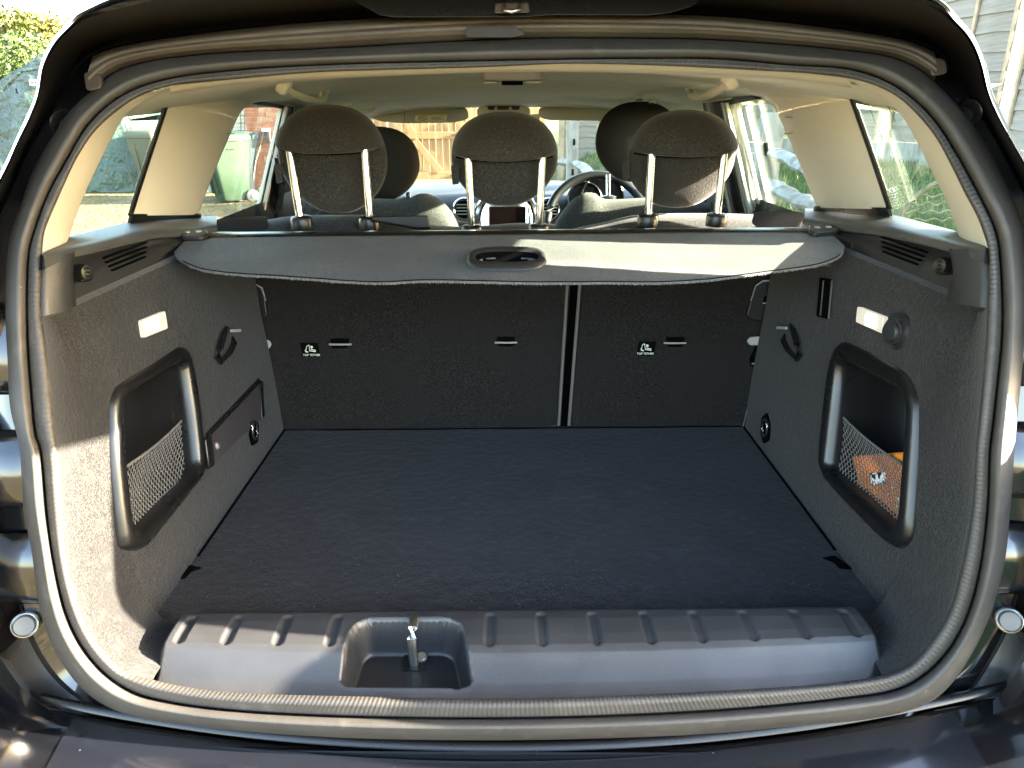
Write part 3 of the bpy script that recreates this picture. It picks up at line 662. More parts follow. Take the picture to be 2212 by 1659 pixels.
# ---- sill plate with pressed ribs and the striker well
SY = [(0.835, -.6575), (0.824, -.640), (0.818, -.627), (0.808, -.621), (0.790, -.6185), (0.760, -.6185), (0.742, -.620), (0.733, -.6245), (0.724, -.632), (0.705, -.647), (0.690, -.657), (0.676, -.662)]
sy = np.array([p[0] for p in SY]); sz = np.array([p[1] for p in SY])
Ls = np.concatenate([[0], np.cumsum(np.hypot(np.diff(sy), np.diff(sz)))])
NU, NV = 430, 110
ribs = [(400, 1358), (497, 1366), (605, 1372), (715, 1376), (1058, 1378), (1172, 1380), (1288, 1380), (1405, 1377), (1515, 1373), (1625, 1366), (1735, 1358), (1840, 1348)]
rib_x = []
for x, y in ribs:
    p0 = P(x, y, Z=CZ - .6185); rib_x.append((p0.x, p0.y))
wa = [P(x, y, Z=CZ - zz) for x, y, zz in ((733, 1476, .648), (758, 1358, .62), (790, 1338, .621), (968, 1336, .621), (1000, 1352, .62), (1022, 1478, .648), (1000, 1495, .655), (752, 1492, .655))]
wl = rounded(wa, .02, 5); wp = [(p.x, p.y) for p in wl]
warr = np.array([(p.x, p.y) for p in resample(wl, 160, True)])
V = []; flag = []
for i in range(NU):
    x = -0.4365 + 0.900 * i / (NU - 1.0)
    bow = 0.10 * (x - .013) ** 2
    for j in range(NV):
        s_ = Ls[-1] * j / (NV - 1.0); yy = float(np.interp(s_, Ls, sy)); zz = float(np.interp(s_, Ls, sz))
        yw = yy + bow * sstep(.80, .70, yy) * 1.0
        for rx, ry in rib_x:
            if abs(x - rx) < .012 and abs(yy - 0.772) < .05:
                dy_ = max(0, abs(yy - .772) - .025); d_ = math.hypot(x - rx, dy_)
                zz -= 0.0032 * sstep(.0075, .0048, d_)
        ins = in_poly(x, yw, wp); dm = float(np.min(np.hypot(warr[:, 0] - x, warr[:, 1] - yw)))
        if ins:
            zz = zz + (-0.672 + .05 * (yy - .75) - zz) * (sstep(-.001, .013, dm) ** .8)
        elif dm < .004: zz += .0012 * (1 - dm / .004)
        e = min(i, NU - 1 - i) * .900 / (NU - 1)
        zz -= .014 * (1 - sstep(0, .008, e))
        V.append(v(x, yw, zz)); flag.append(ins and dm > .001)
fa = grid_faces(NU, NV)
f1 = [f for f in fa if not all(flag[k] for k in f)]; f2 = [f for f in fa if all(flag[k] for k in f)]
sill = mk('sill_plate', V, f1, 'sill_plastic', car, recalc=False)
def sub_mesh(fs):
    ids = sorted({k for f in fs for k in f}); mp = {k: i for i, k in enumerate(ids)}
    return [V[k] for k in ids], [tuple(mp[k] for k in f) for f in fs]
v2, ff2 = sub_mesh(f2)
well = mk('striker_well', v2, ff2, 'plastic', sill, recalc=False)
sx = P(893, 1420, Z=CZ - .66)
x0, y0 = sx.x, sx.y + .012
st = tube('striker', [v(x0 + .001, y0 - .012, -.676), v(x0, y0 - .013, -.652), v(x0 - .001, y0 - .010, -.632), v(x0, y0 - .002, -.622), v(x0, y0 + .012, -.620), v(x0 + .002, y0 + .026, -.624), v(x0 + .003, y0 + .031, -.645), v(x0 + .003, y0 + .031, -.672)], .0062, 'dull_metal', sill, n=10, flat=.8)
disc_ring('striker_bolt', v(x0 + .010, y0 - .004, -.668), (0, -.5, 1), [(.007, 0), (.007, .005), (.005, .007), (.001, .007)], 'dull_metal', st, n=10)
slab('striker_base', rounded([v(x0 - .014, y0 - .024, -.6735), v(x0 + .016, y0 - .024, -.6735), v(x0 + .016, y0 + .03, -.670), v(x0 - .014, y0 + .03, -.670)], .006), (0, 0, 1), .003, 'deep_plastic', st)

# ---- rear seat backs seen from the boot
def SBY(zr): return 1.474 + 0.055 * (zr - ZF) / .45
def PSB(x, y, off=0.0):
    d = ray(x, y); k = .055 / .45
    t = (1.474 - k * ZF - off) / (d.y - k * d.z); p = d * t; p.z += CZ; return p
SN = Vector((0, -1, .122)).normalized()
seatL = empty('x', (0, 0, 0)); bpy.data.objects.remove(seatL)
def seat_back(name, xa0, xa1, xb0, xb1, zt):
    rows = []
    for i in range(26):
        u = i / 25.0; zr = ZF + .002 + (zt - ZF) * u; a = xa0 + (xb0 - xa0) * u; b = xa1 + (xb1 - xa1) * u; r = []
        for j in range(30):
            w = j / 29.0; x = a + (b - a) * w; ed = min(w, 1 - w) * (b - a)
            r.append(v(x, SBY(zr) + .014 * (1 - sstep(0, .016, ed)) ** 2 + .004 * noise.noise(Vector((x * 4, zr * 4, 1))), zr))
        rows.append(r)
    top = [Vector((p.x, p.y + .02, p.z + .012)) for p in rows[-1]]; top2 = [Vector((p.x, p.y + .11, p.z + .012)) for p in rows[-1]]
    return loft(name, rows + [top, top2, [p + Vector((0, .01, -.35)) for p in top2]], 'seat_carpet', car)
pl = PSB(1217, 920); pt = PSB(1240, 615)
gx0, gx1 = pl.x, pt.x + (pt.x - pl.x) * .45
sbl = seat_back('rear_seat_back', -.515, gx0 - .008, -.60, gx1 - .009, -.275)
sbr = seat_back('rear_seat_back', gx0 + .010, .54, gx1 + .012, .625, -.275)
mk('seat_gap', [PSB(1205, 924, -.03), PSB(1234, 924, -.03), PSB(1262, 560, -.03), PSB(1222, 560, -.03)], [(0, 1, 2, 3)], 'black_gap', sbr)
for par, (xa, xb) in ((sbl, (1207, 1229)), (sbr, (1229, 1257))):
    tube('edge_piping', [PSB(xa + (xb - xa) * u, 919 + (560 - 919) * u, -.003 if par is sbl else -.003) for u in np.linspace(0, 1, 12)], .0036, 'piping', par, n=6)
# tether anchors: slot and bright bar
for (x, y, par) in ((735, 744, sbl), (1093, 740, sbl), (1458, 741, sbr)):
    an = slab('tether_slot', rounded([PSB(x - 20, y - 13, .002), PSB(x + 20, y - 13, .002), PSB(x + 16, y + 8, .002), PSB(x - 16, y + 8, .002)], .004), SN, .003, 'black_gap', par)
    tube('tether_bar', [PSB(x - 24, y, .010), PSB(x, y + .3, .011), PSB(x + 24, y, .010)], .0021, 'grey_plastic', an, n=8)
    box('tether_pad', PSB(x, y + 22, -.0005), (.034, .003, .022), 'seat_carpet', an, bevel=.001)  # small pad of seat carpet below the slot
# child seat labels: TOP TETHER with a seat and hook pictogram
def text_mesh(txt, size, org, ux, uy, mat, parent, name, depth=.0003, align='CENTER'):
    cu = bpy.data.curves.new(name, 'FONT'); cu.body = txt; cu.size = size; cu.align_x = align; cu.extrude = depth
    ob = bpy.data.objects.new(name, cu); COL.objects.link(ob)
    dg = bpy.context.evaluated_depsgraph_get(); me = bpy.data.meshes.new_from_object(ob.evaluated_get(dg)); bpy.data.objects.remove(ob)
    ux = Vector(ux).normalized(); uz = ux.cross(Vector(uy)).normalized(); uy = uz.cross(ux)
    R = Matrix((ux, uy, uz)).transposed().to_4x4(); R.translation = Vector(org); me.transform(R)
    me.materials.clear(); me.materials.append(MATS[mat]); o = bpy.data.objects.new(name, me); return link(o, parent)
for (cx, cy, par, lean) in ((671, 756, sbl, 3), (1396, 753, sbr, -3)):
    lb = slab('tether_label', [PSB(cx - 19 - lean, cy - 15, .003), PSB(cx + 18 - lean, cy - 15, .003), PSB(cx + 19 + lean, cy + 15, .003), PSB(cx - 18 + lean, cy + 15, .003)], SN, .001, 'label_black', par)
    tx = text_mesh('TOP TETHER', .0062, PSB(cx + lean * .7, cy + 13, .0046), (1, 0, 0), (0, .12, 1), 'label_white', lb, 'label_text')
    def pp(a, b): return PSB(cx + a * .9, cy - b * .9, .0046)
    tube('label_pictogram', [pp(-4, 11), pp(-2, -2), pp(12, -4)], .0011, 'label_white', lb, n=6)
    tube('label_pictogram', [pp(0, 10), pp(2, 1), pp(12, -1)], .0010, 'label_white', lb, n=6)
    tube('label_pictogram', [pp(-4, 12), pp(-9, 9), pp(-11, 2), pp(-11, -3), pp(-14, -1)], .0009, 'label_white', lb, n=6)
    tube('label_pictogram', [pp(-12, -4), pp(-6, -5)], .0012, 'label_white', lb, n=6)
    disc_ring('label_pictogram', pp(3, 7), SN, [(.0024, 0), (.0024, .0006), (.0001, .0006)], 'label_white', lb, n=10)
# seat locks, belt tongues and buckles at the outer edges
for s in (-1, 1):
    par = sbl if s < 0 else sbr
    q = [(505, 616), (556, 614), (572, 630), (580, 684), (560, 694), (512, 690)] if s < 0 else [(1716, 604), (1645, 608), (1628, 622), (1610, 682), (1624, 692), (1690, 694)]
    lk = slab('seat_lock', rounded([PSB(x, y, .006) for x, y in q], .008), SN, .006, 'deep_plastic', par, bevel=.002, back=.006)
    tube('lock_rim', [PSB(x, y, .0128) for x, y in ([(508, 616), (552, 614), (566, 622), (574, 650)] if s < 0 else [(1712, 604), (1648, 607), (1632, 618), (1622, 650)])], .0016, 'grey_plastic', lk, n=6)
    slab('lock_button', [PSB(x, y, .013) for x, y in ([(531, 650), (550, 650), (550, 668), (531, 668)] if s < 0 else [(1650, 640), (1675, 638), (1673, 654), (1648, 656)])], SN, .004, 'black_gap', lk, bevel=.001)
    tube('lock_bar', [PSB(a, b, .018) for a, b in ([(532, 667), (550, 666)] if s < 0 else [(1648, 655), (1676, 654)])], .0014, 'grey_plastic', lk, n=6)
    tq = [(553, 733), (582, 734), (588, 743), (582, 753), (558, 752)] if s < 0 else [(1642, 726), (1620, 727), (1612, 736), (1618, 745), (1638, 745)]
    slab('belt_guide_tab', rounded([PSB(x, y, .010) for x, y in tq], .004), SN, .006, 'grey_plastic', par, bevel=.0015)
    bq = [(540, 700), (556, 730), (585, 790), (580, 806), (560, 800), (545, 740)] if s < 0 else [(1668, 690), (1640, 730), (1618, 776), (1622, 792), (1646, 788), (1660, 740)]
    bk = slab('belt_buckle', rounded([PSB(x, y, .004) for x, y in bq], .004), SN, .010, 'black_gap', par, bevel=.002)
    tube('buckle_rim', [PSB(a, b, .016) for a, b in ([(562, 798), (582, 797)] if s < 0 else [(1624, 786), (1646, 783)])], .0013, 'grey_plastic', bk, n=6)
    tube('hinge_cover', [PSB(a, b, .006) for a, b in ([(575, 850), (600, 932)] if s < 0 else [(1636, 800), (1604, 926)])], .004, 'smooth_plastic', par, n=8)

# ================================================================== UPPER CABIN
def hz(x, y):                                   # headliner height (relative to the eye)
    zc = interp(y, [0.9, 1.0, 1.25, 1.55, 2.0, 2.5, 2.9, 3.05], [.038, .041, .052, .063, .064, .045, .014, .000])
    return zc - 0.050 * (min(1.15, abs(x - .013) / .56)) ** 3
# beige strip along the head of the opening, and the headliner behind it
la_top = [(375, 184), (500, 172), (691, 156), (1023, 146), (1219, 138), (1394, 141), (1555, 148), (1646, 153), (1739, 158), (1833, 169)]
lb_top = [(366, 204), (500, 184), (691, 171), (1023, 157), (1219, 155), (1394, 157), (1555, 163), (1646, 168), (1739, 176), (1838, 190)]
hs = catmull([PF(x, y, .012) for x, y in la_top], 70)
h2 = catmull([PF(x, y, .075) for x, y in lb_top], 70)
loft('header_trim', [hs, [a.lerp(b, .3) + Vector((0, 0, .004)) for a, b in zip(hs, h2)], [a.lerp(b, .8) + Vector((0, 0, .003)) for a, b in zip(hs, h2)], h2, [p + Vector((0, .01, .012)) for p in h2]], 'beige_trim', car)
NX, NYh = 60, 70; rows = []
for i in range(NYh):
    u = i / (NYh - 1.0); r = []
    for j in range(NX):
        w = j / (NX - 1.0); x = -.60 + .013 + 1.20 * w
        y0 = interp(x, [p.x for p in h2], [p.y for p in h2]); y = y0 + .003 + (3.05 - y0) * u
        z = hz(x, y); zs_ = interp(x, [p.x for p in h2], [p.z - CZ for p in h2]) + .004
        dome = 0.012 * sstep(.42, .36, abs(x - .013)) * sstep(2.0, 2.15, y) * sstep(3.0, 2.7, y) * -1
        r.append(v(x, y, z + (zs_ - z) * (1 - sstep(0, .14, y - y0)) + dome))
    rows.append(r)
head = loft('headliner', rows, 'headliner_cloth', car)
# outer roof
loft('roof', [[v(.013 + min(.62, .555 + .10 * (y - 1.02)) * math.sin(a), y, .060 + .085 * math.cos(a) - .01) for a in np.linspace(-1.5, 1.5, 15)] for y in (1.02, 1.3, 1.8, 2.4, 3.0, 3.15)], 'paint', car, solid=.01)

WIN = {-1: [(142, 534), (147, 511), (185, 412), (234, 311), (258, 265), (281, 232), (315, 210), (337, 205), (362, 209), (352, 250), (274, 481), (266, 508)],
        1: [(2074, 524), (2068, 500), (2047, 437), (2012, 365), (1985, 310), (1961, 266), (1943, 238), (1924, 215), (1902, 200), (1880, 192), (1858, 188), (1836, 193), (1846, 222), (1930, 465), (1938, 490)]}
DWIN = {-1: [(422, 500), (428, 469), (468, 359), (512, 259), (522, 241), (541, 223), (603, 232), (545, 474), (540, 500)],
         1: [(1772, 490), (1766, 456), (1724, 347), (1680, 247), (1669, 231), (1648, 213), (1637, 206), (1577, 224), (1632, 466), (1638, 492)]}
for s in (-1, 1):
    # rear pillar trim between the opening and the quarter window
    if s < 0:
        ae = [(91, 550), (97, 500), (125, 431), (162, 350), (200, 290), (244, 247), (300, 209), (375, 184)]
        we = [(147, 512), (166, 460), (190, 400), (234, 311), (258, 265), (281, 232), (315, 210), (337, 204), (364, 207)]
    else:
        ae = [(2132, 533), (2127, 512), (2111, 469), (2083, 416), (2052, 353), (2021, 297), (1983, 250), (1942, 212), (1896, 187), (1833, 169)]
        we = [(2068, 501), (2047, 437), (2012, 365), (1985, 310), (1961, 266), (1943, 238), (1924, 215), (1902, 200), (1880, 192), (1836, 192)]
    a3 = catmull([PF(x, y, .012) for x, y in ae], 50); w3 = catmull([PS(x, y, s, .004) for x, y in we], 50)
    rows = [a3] + [[a.lerp(b, u) + Vector((-s * .012 * math.sin(math.pi * u), -.004 * math.sin(math.pi * u), 0)) for a, b in zip(a3, w3)] for u in (.2, .4, .6, .8, .95)] + [w3, [p + Vector((s * .012, .004, 0)) for p in w3]]
    dp_ = loft('rear_pillar_trim', rows, 'beige_trim', car)
    if s > 0:
        tube('trim_joint', [PS(1924, 215, s, .006), PS(1930, 211, s, .02), PS(1944, 213, s, .04)], .0008, 'black_gap', dp_, n=5)
    # quarter window pane and its dark edge
    qw = slab('quarter_window', [PS(x, y, s, -.010) for x, y in WIN[s]], (s, 0, .45), .003, 'glass', car)
    if s > 0:
        for a, b in (((1858, 190), (1908, 304)), ((1906, 204), (1954, 308))):
            tube('aerial_wire', [PS(*a, s, -.006), PS((a[0] + b[0]) / 2 + 1, (a[1] + b[1]) / 2, s, -.006), PS(*b, s, -.006)], .0005, 'print_dark', qw, n=4)
        E0 = lambda x, y: PS(x, y, s, -.007)
        tube('etched_mark', [E0(1926 + 5 * math.cos(a), 411 + 5 * math.sin(a)) for a in np.linspace(0, 2 * math.pi, 11)[:-1]], .0007, 'pale_strip', qw, n=4, closed=True)
        for x0, x1 in ((1917, 1920), (1932, 1935)): tube('etched_mark', [E0(x0, 411), E0(x1, 411)], .0007, 'pale_strip', qw, n=4)
        for k_, w_ in enumerate((8, 7, 9, 6, 8, 5)): tube('etched_mark', [E0(1925 + k_ * 1.6, 421 + 6 * k_), E0(1925 + k_ * 1.6 + w_ * 1.2, 420.5 + 6 * k_)], .0007, 'pale_strip', qw, n=4)
    # centre pillar trim
    if s < 0:
        L_ = [(285, 466), (322, 350), (363, 226)]; R_ = [(428, 464), (468, 359), (512, 258)]
        LT = [(363, 226), (367, 205), (372, 186)]; RT = [(512, 258), (524, 238), (556, 212)]
    else:
        L_ = [(1918, 452), (1877, 330), (1836, 213)]; R_ = [(1764, 448), (1724, 347), (1680, 246)]
        LT = [(1836, 213), (1832, 193), (1826, 172)]; RT = [(1680, 246), (1667, 226), (1635, 198)]
    def patch(l, r, nm, mat, n=16, bulge=.014, off=.012, par=car):
        l3 = catmull([PS(x, y, s, off) for x, y in l], n); r3 = catmull([PS(x, y, s, off) for x, y in r], n)
        rows = [l3]
        for u in np.linspace(.08, .92, 9): rows.append([a.lerp(b, u) + Vector((-s * bulge * math.sin(math.pi * u) ** .7, 0, 0)) for a, b in zip(l3, r3)])
        rows += [r3, [p + Vector((s * .022, .004, 0)) for p in r3]]
        return loft(nm, rows, mat, par)
    cp = patch(L_, R_, 'centre_pillar_trim', 'beige_trim')
    patch(LT, RT, 'upper_pillar_trim', 'beige_trim', off=.011)
    l3 = [PS(x, y, s, .004) for x, y in (L_ + LT[1:2])]
    k = -1 if s < 0 else 1
    es = L_ + LT[1:2]
    loft('window_edge_seal', [catmull([PS(x + k * 10, y, s, o_) for x, y in es], 12) for o_ in (-.012, .004, .017)] + [catmull([PS(x - k * 1, y, s, .019) for x, y in es], 12), catmull([PS(x - k * 3, y, s, .010) for x, y in es], 12)], 'deep_plastic', cp)
    b0, b1 = (L_[0], R_[0])
    slab('pillar_foot_band', [PS(b0[0] + k * 6, b0[1] - 2, s, .014), PS(b1[0], b1[1] - 2, s, .014), PS(b1[0] - k * 2, b1[1] + 14, s, .014), PS(b0[0] + k * 10, b0[1] + 16, s, .014)], (-s, 0, .2), .006, 'smooth_plastic', cp)
    ac = (496, 305) if s < 0 else (1703, 270)
    tube('airbag_mark', [PS(ac[0] + a, ac[1] + b, s, .0262) for a, b in ((-9, 18), (-5, 19), (6, 18), (9, 16))], .0007, 'print_dark', cp, n=5)
    tube('airbag_mark', [PS(ac[0] + a, ac[1] + b, s, .0262) for a, b in ((-6, -17), (2, -17), (9, -16))], .0007, 'print_dark', cp, n=5)
    # rear door: pane, head frame, dark post with bright runners
    slab('door_window', [PS(x, y, s, -.014) for x, y in DWIN[s]], (s, 0, .45), .003, 'glass', car)
    if s < 0: tp_ = [(541, 223), (551, 217), (650, 233), (650, 244), (603, 234)]; pa, pb = (603, 230), (545, 480); wd_ = 1
    else: tp_ = [(1648, 212), (1637, 203), (1550, 219), (1548, 232), (1577, 227)]; pa, pb = (1577, 222), (1634, 476); wd_ = -1
    slab('door_frame_head', [PS(x, y, s, .002) for x, y in tp_], (-s, 0, -.2), .014, 'deep_plastic', car, bevel=.002)
    def band(nm, a0, a1, b0_, b1_, off, mat, par=car, th=.010):
        return slab(nm, [PS(pa[0] + wd_ * a0, pa[1], s, off), PS(pa[0] + wd_ * a1, pa[1], s, off), PS(pb[0] + wd_ * b1_, pb[1], s, off), PS(pb[0] + wd_ * b0_, pb[1], s, off)], (-s, -.3, 0), th, mat, par, bevel=.001)
    post = band('door_post', 2, 46, 0, 62, .004, 'deep_plastic', th=.02)
    if s < 0:
        band('window_runner', 0, 6, 0, 8, .006, 'pale_strip', post); band('window_runner', 11, 14, 13, 16, .026, 'grey_plastic', post)
        band('belt_cover', 24, 40, 38, 52, .034, 'smooth_plastic', post)
        slab('belt_anchor', rounded([PS(x, y, s, .05) for x, y in ((592, 340), (612, 338), (618, 400), (600, 398))], .008), (-s, -.3, 0), .02, 'smooth_plastic', post, bevel=.003)
    else:
        band('window_runner', -7, 0, -8, 0, .006, 'pale_strip', post); band('window_runner', 3, 8, 3, 8, .026, 'pale_strip', post); band('window_runner', 12, 14, 12, 15, .027, 'grey_plastic', post)
        band('window_runner', -20, -14, -22, -17, -.004, 'pale_strip', post)
        band('belt_cover', 38, 46, 44, 50, .034, 'grey_plastic', post)
    # front door: lower panel and window
    loft('door_lining', [[v(.013 + s * (.66 - .0 * k), y, z) for y in (1.36, 1.6, 2.0, 2.6, 3.2)] for k, z in ((0, -.232), (1, -.30), (2, -.7))], 'smooth_plastic', car)
    slab('front_door_window', [v(.013 + s * .655, 2.12, -.22), v(.013 + s * .655, 3.35, -.25), v(.013 + s * .59, 2.75, -.03), v(.013 + s * .57, 2.10, .0)], (s, 0, .3), .003, 'glass', car)
    # windscreen pillar
    tube('windscreen_pillar', [v(.013 + s * .57, 2.75, .02), v(.013 + s * .64, 3.25, -.18), v(.013 + s * .70, 3.75, -.38)], .035, 'beige_trim', car, n=10)

# windscreen
slab('windscreen', [v(-.57, 2.98, .02), v(.60, 2.98, .02), v(.71, 3.80, -.40), v(-.68, 3.80, -.40)], (0, -.45, 1), .004, 'screen_glass', car)

# interior lamp, grab handles, visors, console
def hd(x, y, drop=0.0):                         # place on the headliner seen at x, y
    d = ray(x, y); best = None
    for t in np.linspace(1.0, 3.2, 400):
        p = d * t
        if p.z >= hz(p.x, p.y) - drop - .012 * (sstep(.42, .36, abs(p.x - .013)) * sstep(2.0, 2.15, p.y) * sstep(3.0, 2.7, p.y)):
            best = p; break
    if best is None: best = d * 2.9
    return best + Vector((0, 0, CZ))
lc = v(0.013, 1.50, .058)
dl = slab('interior_lamp', rounded([lc + Vector((a, b, 0)) for a, b in ((-.058, -.03), (.058, -.03), (.058, .03), (-.058, .03))], .02), (0, 0, -1), .012, 'grey_plastic', car, bevel=.004, back=.01)
for a in (-.04, .04):
    slab('lamp_lens', rounded([lc + Vector((a + b, c, -.013)) for b, c in ((-.014, -.02), (.014, -.02), (.014, .02), (-.014, .02))], .006), (0, 0, -1), .003, 'pale_strip', dl, bevel=.001)
slab('lamp_switch', rounded([lc + Vector((b, c, -.013)) for b, c in ((-.020, -.018), (.020, -.018), (.020, .018), (-.020, .018))], .004), (0, 0, -1), .006, 'black_gap', dl, bevel=.001)
def grab(x0, y0, x1, y1, X, bow):
    a, b = hd(x0, y0, .004), hd(x1, y1, .004)
    pth = []
    for u in np.linspace(0, 1, 15):
        p = a.lerp(b, u); k = math.sin(math.pi * u) ** .6
        pth.append(p + Vector((-math.copysign(.016, X) * k, -.006 * k, -bow * k)))
    g = tube('grab_handle', pth, [.0075 + .0025 * math.sin(math.pi * u) for u in np.linspace(0, 1, 15)], 'beige_trim', car, n=10, flat=.7)
    for p in (a, b):
        disc_ring('handle_foot', p + Vector((0, 0, .002)), (-math.copysign(1, X), 0, -.8), [(.016, -.004), (.016, .006), (.011, .012), (.002, .013)], 'beige_trim', g, n=14)
grab(612, 186, 700, 200, -.52, .020); grab(1578, 176, 1494, 196, .545, .020); grab(748, 226, 806, 232, -.50, .016)
for (x, y) in ((1383, 205), (1408, 214)):
    c = hd(x, y); hk = box('coat_hook', c + Vector((0, 0, -.008)), (.022, .030, .014), 'beige_trim', car, bevel=.005)
    box('hook_slot', c + Vector((-.004, -.012, -.013)), (.018, .008, .004), 'print_dark', hk)
def visor(pts, nm='sun_visor'):
    q = rounded([P(x, y, T=t) for x, y, t in pts], .03, 6)
    nrm = (q[3] - q[0]).cross(q[12] - q[0]); nrm = Vector((0, -1, -.25))
    return slab(nm, q, nrm, .018, 'headliner_cloth', car, bevel=.006, seg=3)
vl = visor([(798, 234, 2.86), (1008, 231, 2.86), (1014, 254, 2.80), (985, 262, 2.78), (880, 264, 2.78), (822, 260, 2.78), (798, 248, 2.82)])
vr = visor([(1164, 230, 2.86), (1378, 227, 2.86), (1382, 252, 2.80), (1340, 259, 2.78), (1180, 257, 2.78), (1162, 248, 2.82)])
vt = 2.76
stk = slab('warning_sticker', [P(x, y, T=vt) for x, y in ((898, 247), (966, 247), (964, 261), (896, 261))], (0, -1, -.25), .0008, 'sticker_white', vl)
slab('sticker_stripe', [P(x, y, T=vt - .004) for x, y in ((899, 246.5), (966, 246.5), (966, 250), (899, 250))], (0, -1, -.25), .0005, 'sticker_yellow', stk)
tube('sticker_symbol', [P(913 + 9 * math.cos(a), 256 + 4 * math.sin(a), T=vt - .004) for a in np.linspace(0, 2 * math.pi, 16)[:-1]], .0010, 'print_dark', stk, n=4, closed=True)
tube('sticker_symbol', [P(907, 254, T=vt - .004), P(919, 258, T=vt - .004)], .0009, 'print_dark', stk, n=4)
for k, (xa, xb) in enumerate(((932, 960), (932, 952), (934, 958))):
    tube('sticker_line', [P(xa, 253.5 + 2.6 * k, T=vt - .004), P(xb, 253.2 + 2.6 * k, T=vt - .004)], .0007, 'print_dark', stk, n=4)
tube('visor_seam', [P(873, 234, T=vt + .02), P(874, 263, T=vt)], .0008, 'print_dark', vl, n=4)
tube('visor_seam', [P(1335, 228, T=vt + .02), P(1336, 258, T=vt)], .0008, 'print_dark', vr, n=4)
cons = slab('roof_console', rounded([P(x, y, T=2.66) for x, y in ((1030, 232), (1046, 224), (1130, 224), (1146, 232), (1144, 252), (1032, 252))], .02), (0, -1, -.4), .02, 'beige_trim', car, bevel=.006)
for xa, xb in ((1052, 1070), (1073, 1101), (1104, 1124)):
    slab('console_vent', [P(x, y, T=2.635) for x, y in ((xa, 229), (xb, 229), (xb - 3, 237), (xa + 3, 237))], (0, -1, -.4), .001, 'shelf_plastic', cons)
slab('mirror_foot', rounded([P(x, y, T=2.7) for x, y in ((1128, 248), (1168, 246), (1164, 262), (1140, 266))], .01), (0, -1, 0), .02, 'beige_trim', cons, bevel=.004)

# ------------------------------------------------------------------ headrests
def headrest(c, hw, hh, parent, mat, seam=.38, lean=.12, turn=0.0, dome=.070, nm='headrest', depth=.045, dark=False):
    """c = centre of the pad; hw half width; hh half height; grows towards the camera (-Y)"""
    c = Vector(c); R = Matrix.Rotation(turn, 3, 'Z') @ Matrix.Rotation(lean, 3, 'X')
    NT, NR = 72, 30
    def outline(t):
        cx, sz_ = math.cos(t), math.sin(t)
        n = 2.35 if sz_ > 0 else 2.6
        x = hw * math.copysign(abs(cx) ** (2 / n), cx); z = hh * math.copysign(abs(sz_) ** (2 / n), sz_)
        if z < 0: x *= 1 - .30 * (abs(z) / hh) ** 1.6
        else: z *= 1.0; x *= 1.0
        return x, z
    V = []
    zs_ = hh * (2 * (1 - seam) - 1)             # seam height below the top
    for side in (0, 1):
        for i in range(NR + 1):
            r = i / NR if side == 0 else 1 - i / NR
            for k in range(NT):
                x, z = outline(2 * math.pi * k / NT); x *= r; z *= r
                rim = (max(0, 1 - r ** 3.2)) ** .5
                if side == 0:                    # towards the camera
                    zz = zs_ - .010 * (1 - (x / hw) ** 2)
                    y = -depth * .45 * rim - dome * sstep(zz - .006, zz + .010, z) * (max(0, 1 - r ** 4)) ** .5 * (1 - .35 * sstep(.2, 1, (z - zz) / (hh - zz + 1e-6)))
                    y += .0035 * math.exp(-((z - zz) / .005) ** 2) * rim
                else:
                    y = depth * rim
                V.append(c + R @ Vector((x, y, z)))
    F_ = grid_faces(2 * (NR + 1), NT, True)
    o = mk(nm, V, F_, mat, parent)
    if dome > 0:
        sm = []
        for x in np.linspace(-hw * .90, hw * .90, 25):
            zz = zs_ - .010 * (1 - (x / hw) ** 2); rr_ = min(1, abs(x) / hw / (1 - .0)); rim = (max(0, 1 - rr_ ** 3.2)) ** .5
            sm.append(c + R @ Vector((x, -depth * .45 * rim - .004, zz - .004)))
        tube('headrest_seam_shade', sm, .0020, 'black_gap', o, n=6)  # dark line along the seam, standing in for shade in its crease
    return o
def posts(par, lst, ty, by, r=.0080, mat='chrome', dt=0.0):
    for (x0, y0, x1, y1) in lst:
        tube('headrest_post', [P(x1, y1, Y=by), P(x0, y0, Y=ty)], r, mat, par, n=14)
hl = headrest(P(719, 347, Y=1.63), .116, .1115, car, 'headrest_fabric', seam=.36, turn=-.05)
posts(hl, [(622, 300, 648, 476), (786, 302, 799, 476)], 1.575, 1.565)
hc = headrest(P(1090, 346, Y=1.63), .112, .097, car, 'headrest_fabric', seam=.42)
posts(hc, [(1011, 322, 1019, 492), (1172, 322, 1165, 492)], 1.575, 1.565)
hr = headrest(P(1471, 346, Y=1.63), .116, .101, car, 'headrest_fabric', seam=.38, turn=.05)
posts(hr, [(1409, 312, 1400, 470), (1566, 312, 1549, 470)], 1.575, 1.565)
for h, (x, y) in ((hl, (604, 372)), (hc, (984, 375)), (hr, (1352, 368))):
    slab('care_tag', rounded([P(x - 8, y - 18, Y=1.62), P(x + 8, y - 20, Y=1.61), P(x + 8, y + 22, Y=1.61), P(x - 5, y + 24, Y=1.62)], .004), (-.6, -1, 0), .003, 'headrest_fabric', h)
